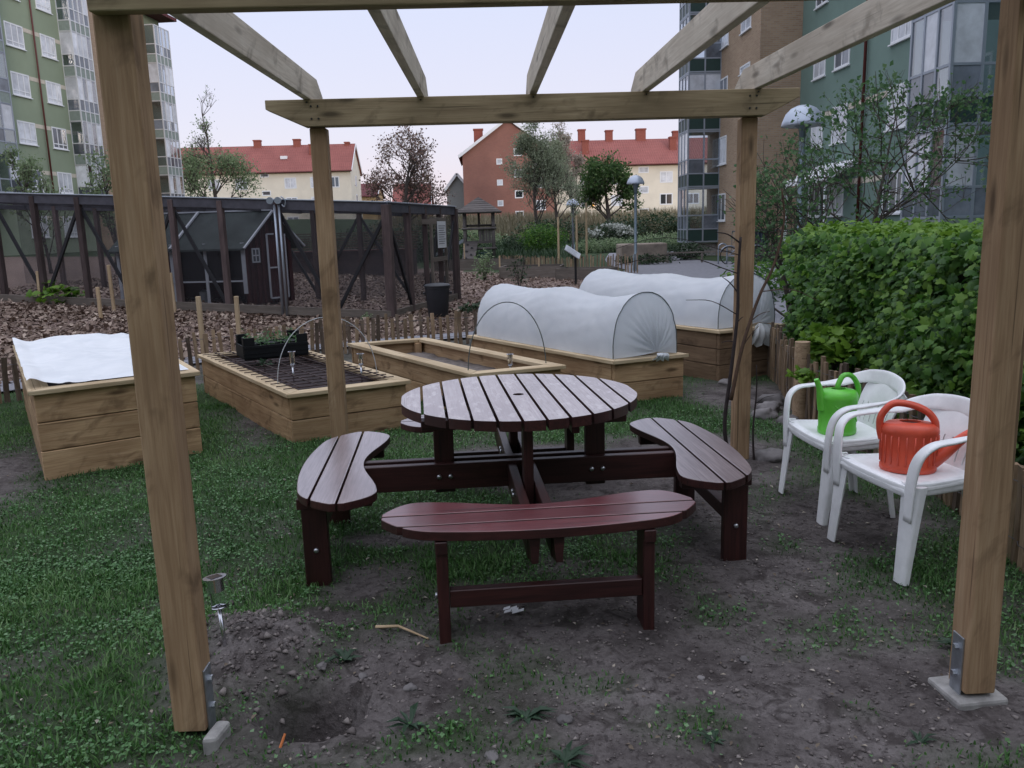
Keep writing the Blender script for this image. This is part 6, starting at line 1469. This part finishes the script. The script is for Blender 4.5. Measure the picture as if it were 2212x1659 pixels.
# ------------------------------------------------------------------ street lamps
def dome_lamp(label, x, y, h, r, pole=.05):
    z = float(gz(x, y, False)); L_ = thing('dome_lamp', label, 'street lamp', (x, y, z), 0, 'dome lamps')
    MB().tube([(x, y, z-.1), (x, y, z+.55), (x, y, z+.60), (x, y, z+h-.45)], [pole*1.7, pole*1.7, pole, pole*.9], 12).build('pole', M['lamppole'], L_, smooth=True, sharp=50)
    MB().lathe([(pole*.9, h-.62), (pole*1.3, h-.45), (r*.42, h-r*.95), (r*.45, h-r*.9)], 16, (x, y, z)).build('neck', M['lamppole'], L_, smooth=True)
    MB().lathe([(r, h-r*.98), (r*1.02, h-r*.94), (r*.97, h-r*.78), (r*.82, h-r*.42), (r*.58, h-r*.17), (r*.30, h-r*.04), (.01, h)], 28, (x, y, z), cap=False).build('dome', M['lamp'], L_, smooth=True)
    MB().lathe([(r*.98, h-r*.97), (.01, h-r*.93)], 28, (x, y, z), cap=False).build('diffuser', M['signface'], L_, smooth=True)
dome_lamp('tall dome street lamp beside the asphalt path', 5.05, 27.76, 3.17, .29)
dome_lamp('smaller distant dome street lamp by the staked sapling', 5.1, 48, 3.16, .37, .06)
dome_lamp('large dome street lamp half hidden by the apple tree', 6.18, 16.2, 3.70, .40, .06)

# ------------------------------------------------------------------ play tower
TW = thing('play_tower', 'weathered timber play tower with shingled pyramid roof', 'play tower', (-.3, 43, 0)); tw = M['towerwood']
zt = 0; xs_ = (-1.0, .45); ys_ = (42.2, 43.7)
for x in xs_:
    for y in ys_: MB().tube([(x, y, zt-.1), (x, y, zt+2.45)], .085, 10).build('post', tw, TW, smooth=True)
for x in (-.28,): MB().tube([(x, 43.7, 1.2), (x, 43.7, 2.4)], .06, 8).build('post', tw, TW, smooth=True)
cxx, cyy = -.27, 42.95
rfp = bpy.data.objects.new('roof', MB().lathe([(.02, 3.12), (.02, 3.22)], 8, (cxx, cyy, 0)).mesh('roof', tw)); put(rfp, None, TW)
for i in range(7):
    a0, a1 = 1.16-.155*i, 1.16-.155*(i+1)-.05; z0, z1 = 2.40+.105*i, 2.40+.105*i+.10
    vs = [(cxx+s1*a0, cyy+s2*a0, z0) for s1, s2 in ((-1,-1),(1,-1),(1,1),(-1,1))]+[(cxx+s1*a0, cyy+s2*a0, z0+.045) for s1, s2 in ((-1,-1),(1,-1),(1,1),(-1,1))]+[(cxx+s1*max(a1, .02), cyy+s2*max(a1, .02), z1+.06) for s1, s2 in ((-1,-1),(1,-1),(1,1),(-1,1))]
    MB().add(vs, [(3,2,1,0)]+[(k, (k+1) % 4, 4+(k+1) % 4, 4+k) for k in range(4)]+[(4+k, 4+(k+1) % 4, 8+(k+1) % 4, 8+k) for k in range(4)]+[(8,9,10,11)]).build('shingle_row', tw, rfp)
for z, y in ((1.62, 42.1), (1.78, 43.8), (.62, 42.1), (.10, 43.8)): MB().tube([(-1.15, y, z), (.6, y, z)], .06, 8).build('rail', tw, TW, smooth=True)
for x in (-1.0, .45): MB().tube([(x, 42.1, 1.7), (x, 43.9, 1.7)], .055, 8).build('rail', tw, TW, smooth=True)
MB().box((-1.1, 42.15, .88), (.55, 43.8, 1.0)).build('platform', tw, TW)
for i in range(5): bar('panel_board', (-.22+i*.155, 42.2, 1.0), (-.22+i*.155, 42.2, 1.62), .14, .03, tw, TW, up=(0, 1, 0))
MB().add([(-1.05, 42.1, .95), (-.35, 42.1, .95), (-.55, 40.2, .02), (-1.15, 40.2, .02), (-1.05, 42.1, .89), (-.35, 42.1, .89), (-.55, 40.2, -.04), (-1.15, 40.2, -.04)], [(0,1,2,3),(4,7,6,5),(0,3,7,4),(1,5,6,2),(2,6,7,3)]).build('climbing_ramp', tw, TW)
for i in range(5): q = .15+.17*i; MB().lathe([(.07, 0), (.05, .05), (.01, .06)], 8, (-.75-.1*q+(.12 if i % 2 else -.12), 42.1-1.9*q, .97-.93*q)).build('climbing_hold', M['blackm'], TW)
MB().add([(-1.05, 42.5, .98), (-1.05, 43.1, .98), (-2.6, 43.1, .25), (-2.6, 42.5, .25), (-1.05, 42.5, 1.15), (-2.6, 42.5, .42)], [(0,1,2,3),(0,3,5,4)]).build('slide', M['bluegrey'], TW)
tag(MB().box((-.35, 42.4, .03), (.12, 42.9, .42)).build('toy_box', plain('green_toy', (.02,.075,.065), .5), bevel=.04), 'dark green toy box under the play tower', 'box')
# sloping information sign
SG = thing('information_sign', 'sloping information board on a black post in the mulch', 'sign', (2.42, 22.2, 0))
bar('post', (2.42, 22.25, -.1), (2.42, 22.25, .74), .06, .06, M['blackm'], SG)
Mx = Matrix.Translation((2.34, 22.18, .88)) @ Matrix.Rotation(.60, 4, 'Y') @ Matrix.Rotation(.42, 4, 'X')
MB().box((-.23, -.17, -.012), (.23, .17, .012)).build('board', M['signface'], SG, M=Mx)
ln = MB()
for i in range(5): ln.box((-.18, -.13+.055*i, .0125), (.15-.03*(i % 3), -.115+.055*i, .014))
ln.build('print', plain('grey_print', (.30,.32,.36), .6), SG, M=Mx)
# old dark beds and compost frames in the mulch
def oldbed(label, c, d, w, l, h):
    B = thing('old_planter', label, 'planter', (c[0], c[1], 0), 0, 'old dark planters'); c = Vector((c[0], c[1], 0)); d = Vector((d[0], d[1], 0)).normalized(); s = Vector((-d.y, d.x, 0))
    cs = [c-d*l/2-s*w/2, c+d*l/2-s*w/2, c+d*l/2+s*w/2, c-d*l/2+s*w/2]
    for k in range(4): bar('plank', cs[k]+Z*h/2, cs[(k+1) % 4]+Z*h/2, .05, h, M['board'], B, c=0)
    MB().add([tuple(q+Z*h*.7) for q in cs], [(0,1,2,3)]).build('soil', M['soil'], B)
oldbed('dark low planter in the mulch left of the information sign', (1.5, 26.6), (1, -.16), 1.5, 1.9, .36)
oldbed('dark low planter in the mulch right of the information sign', (3.0, 24.6), (1, -.5), .9, 1.6, .34)
oldbed('dark long planter at the back of the mulch near the play tower', (-.2, 33), (1, -.15), 1.5, 3.4, .40)
# planter wall, rails and shrubs by the yard
tag(MB().prism([(5.5, 33.4), (7.5, 34.0), (7.6, 35.6), (5.6, 35.4)], -.1, .80).build('planter_wall', M['planter'], bevel=.05), 'rough tan planter wall beyond the tall lamp', 'planter')
B = thing('low_rail_fence', 'low wooden rail fence in front of the brick block', 'fence', (8.5, 33, 0))
bar('rail', (7.3, 33.0, .42), (11.2, 31.9, .46), .08, .06, M['board'], B); 
for q in (0, .33, .66, 1): bar('post', (7.3+3.9*q, 33.0-1.1*q, -.1), (7.3+3.9*q, 33.0-1.1*q, .42), .07, .07, M['board'], B)
# cycle stand and bicycle
for i, lb in enumerate(('cycle hoop stand nearest the brick block corner', 'cycle hoop stand behind the bicycle')):
    x, y = 8.75+.75*i, 30.9; pts = [(x, y, 0), (x, y, .62), (x+.06, y, .74), (x+.16, y, .78), (x+.26, y, .74), (x+.32, y, .62), (x+.32, y, 0)]
    tag(MB().tube(crom(pts, 4), .028, 8).build('cycle_stand', M['zinc'], smooth=True), lb, 'cycle stand', 'cycle stands')
BK = thing('bicycle', 'parked bicycle leaning at the cycle stands by the brick block', 'bicycle', (9.4, 30.6, 0))
def ring(c, r_, w_): return [(c[0]+r_*math.cos(2*math.pi*i/28), c[1], c[2]+r_*math.sin(2*math.pi*i/28)) for i in range(29)]
wc = [(9.06, 30.6, .34), (10.12, 30.6, .34)]
for c in wc:
    wh = MB().tube(ring(c, .32, 0), .020, 6, False).build('wheel', M['tyre'], BK, smooth=True)
    sp = MB()
    for i in range(12): a = 2*math.pi*i/12; sp.tube([c, (c[0]+.31*math.cos(a), c[1], c[2]+.31*math.sin(a))], .003, 4, False)
    sp.build('spokes', M['zinc'], wh)
    MB().tube(ring(c, .36, 0)[2:13], .022, 6).build('mudguard', M['bluegrey'], wh, smooth=True)
fr = MB(); bb, st_, hd = (9.62, 30.6, .30), (9.45, 30.6, .82), (9.92, 30.6, .80)
for a, b in ((wc[0], bb), (bb, st_), (wc[0], (9.47, 30.6, .74)), (bb, hd), ((9.47, 30.6, .62), hd), (hd, wc[1])): fr.tube([a, b], .018, 8)
fr.build('frame', M['bluegrey'], BK, smooth=True)
MB().tube([(9.86, 30.3, 1.0), (9.93, 30.45, 1.02), (9.95, 30.6, .98), (9.93, 30.75, 1.02), (9.86, 30.9, 1.0)], .013, 6).build('handlebar', M['blackm'], BK, smooth=True)
MB().lathe([(.02, .84), (.10, .86), (.11, .90), (.03, .93)], 12, (9.42, 30.6, 0), 1.3, .8).build('saddle', M['blackm'], BK, smooth=True)
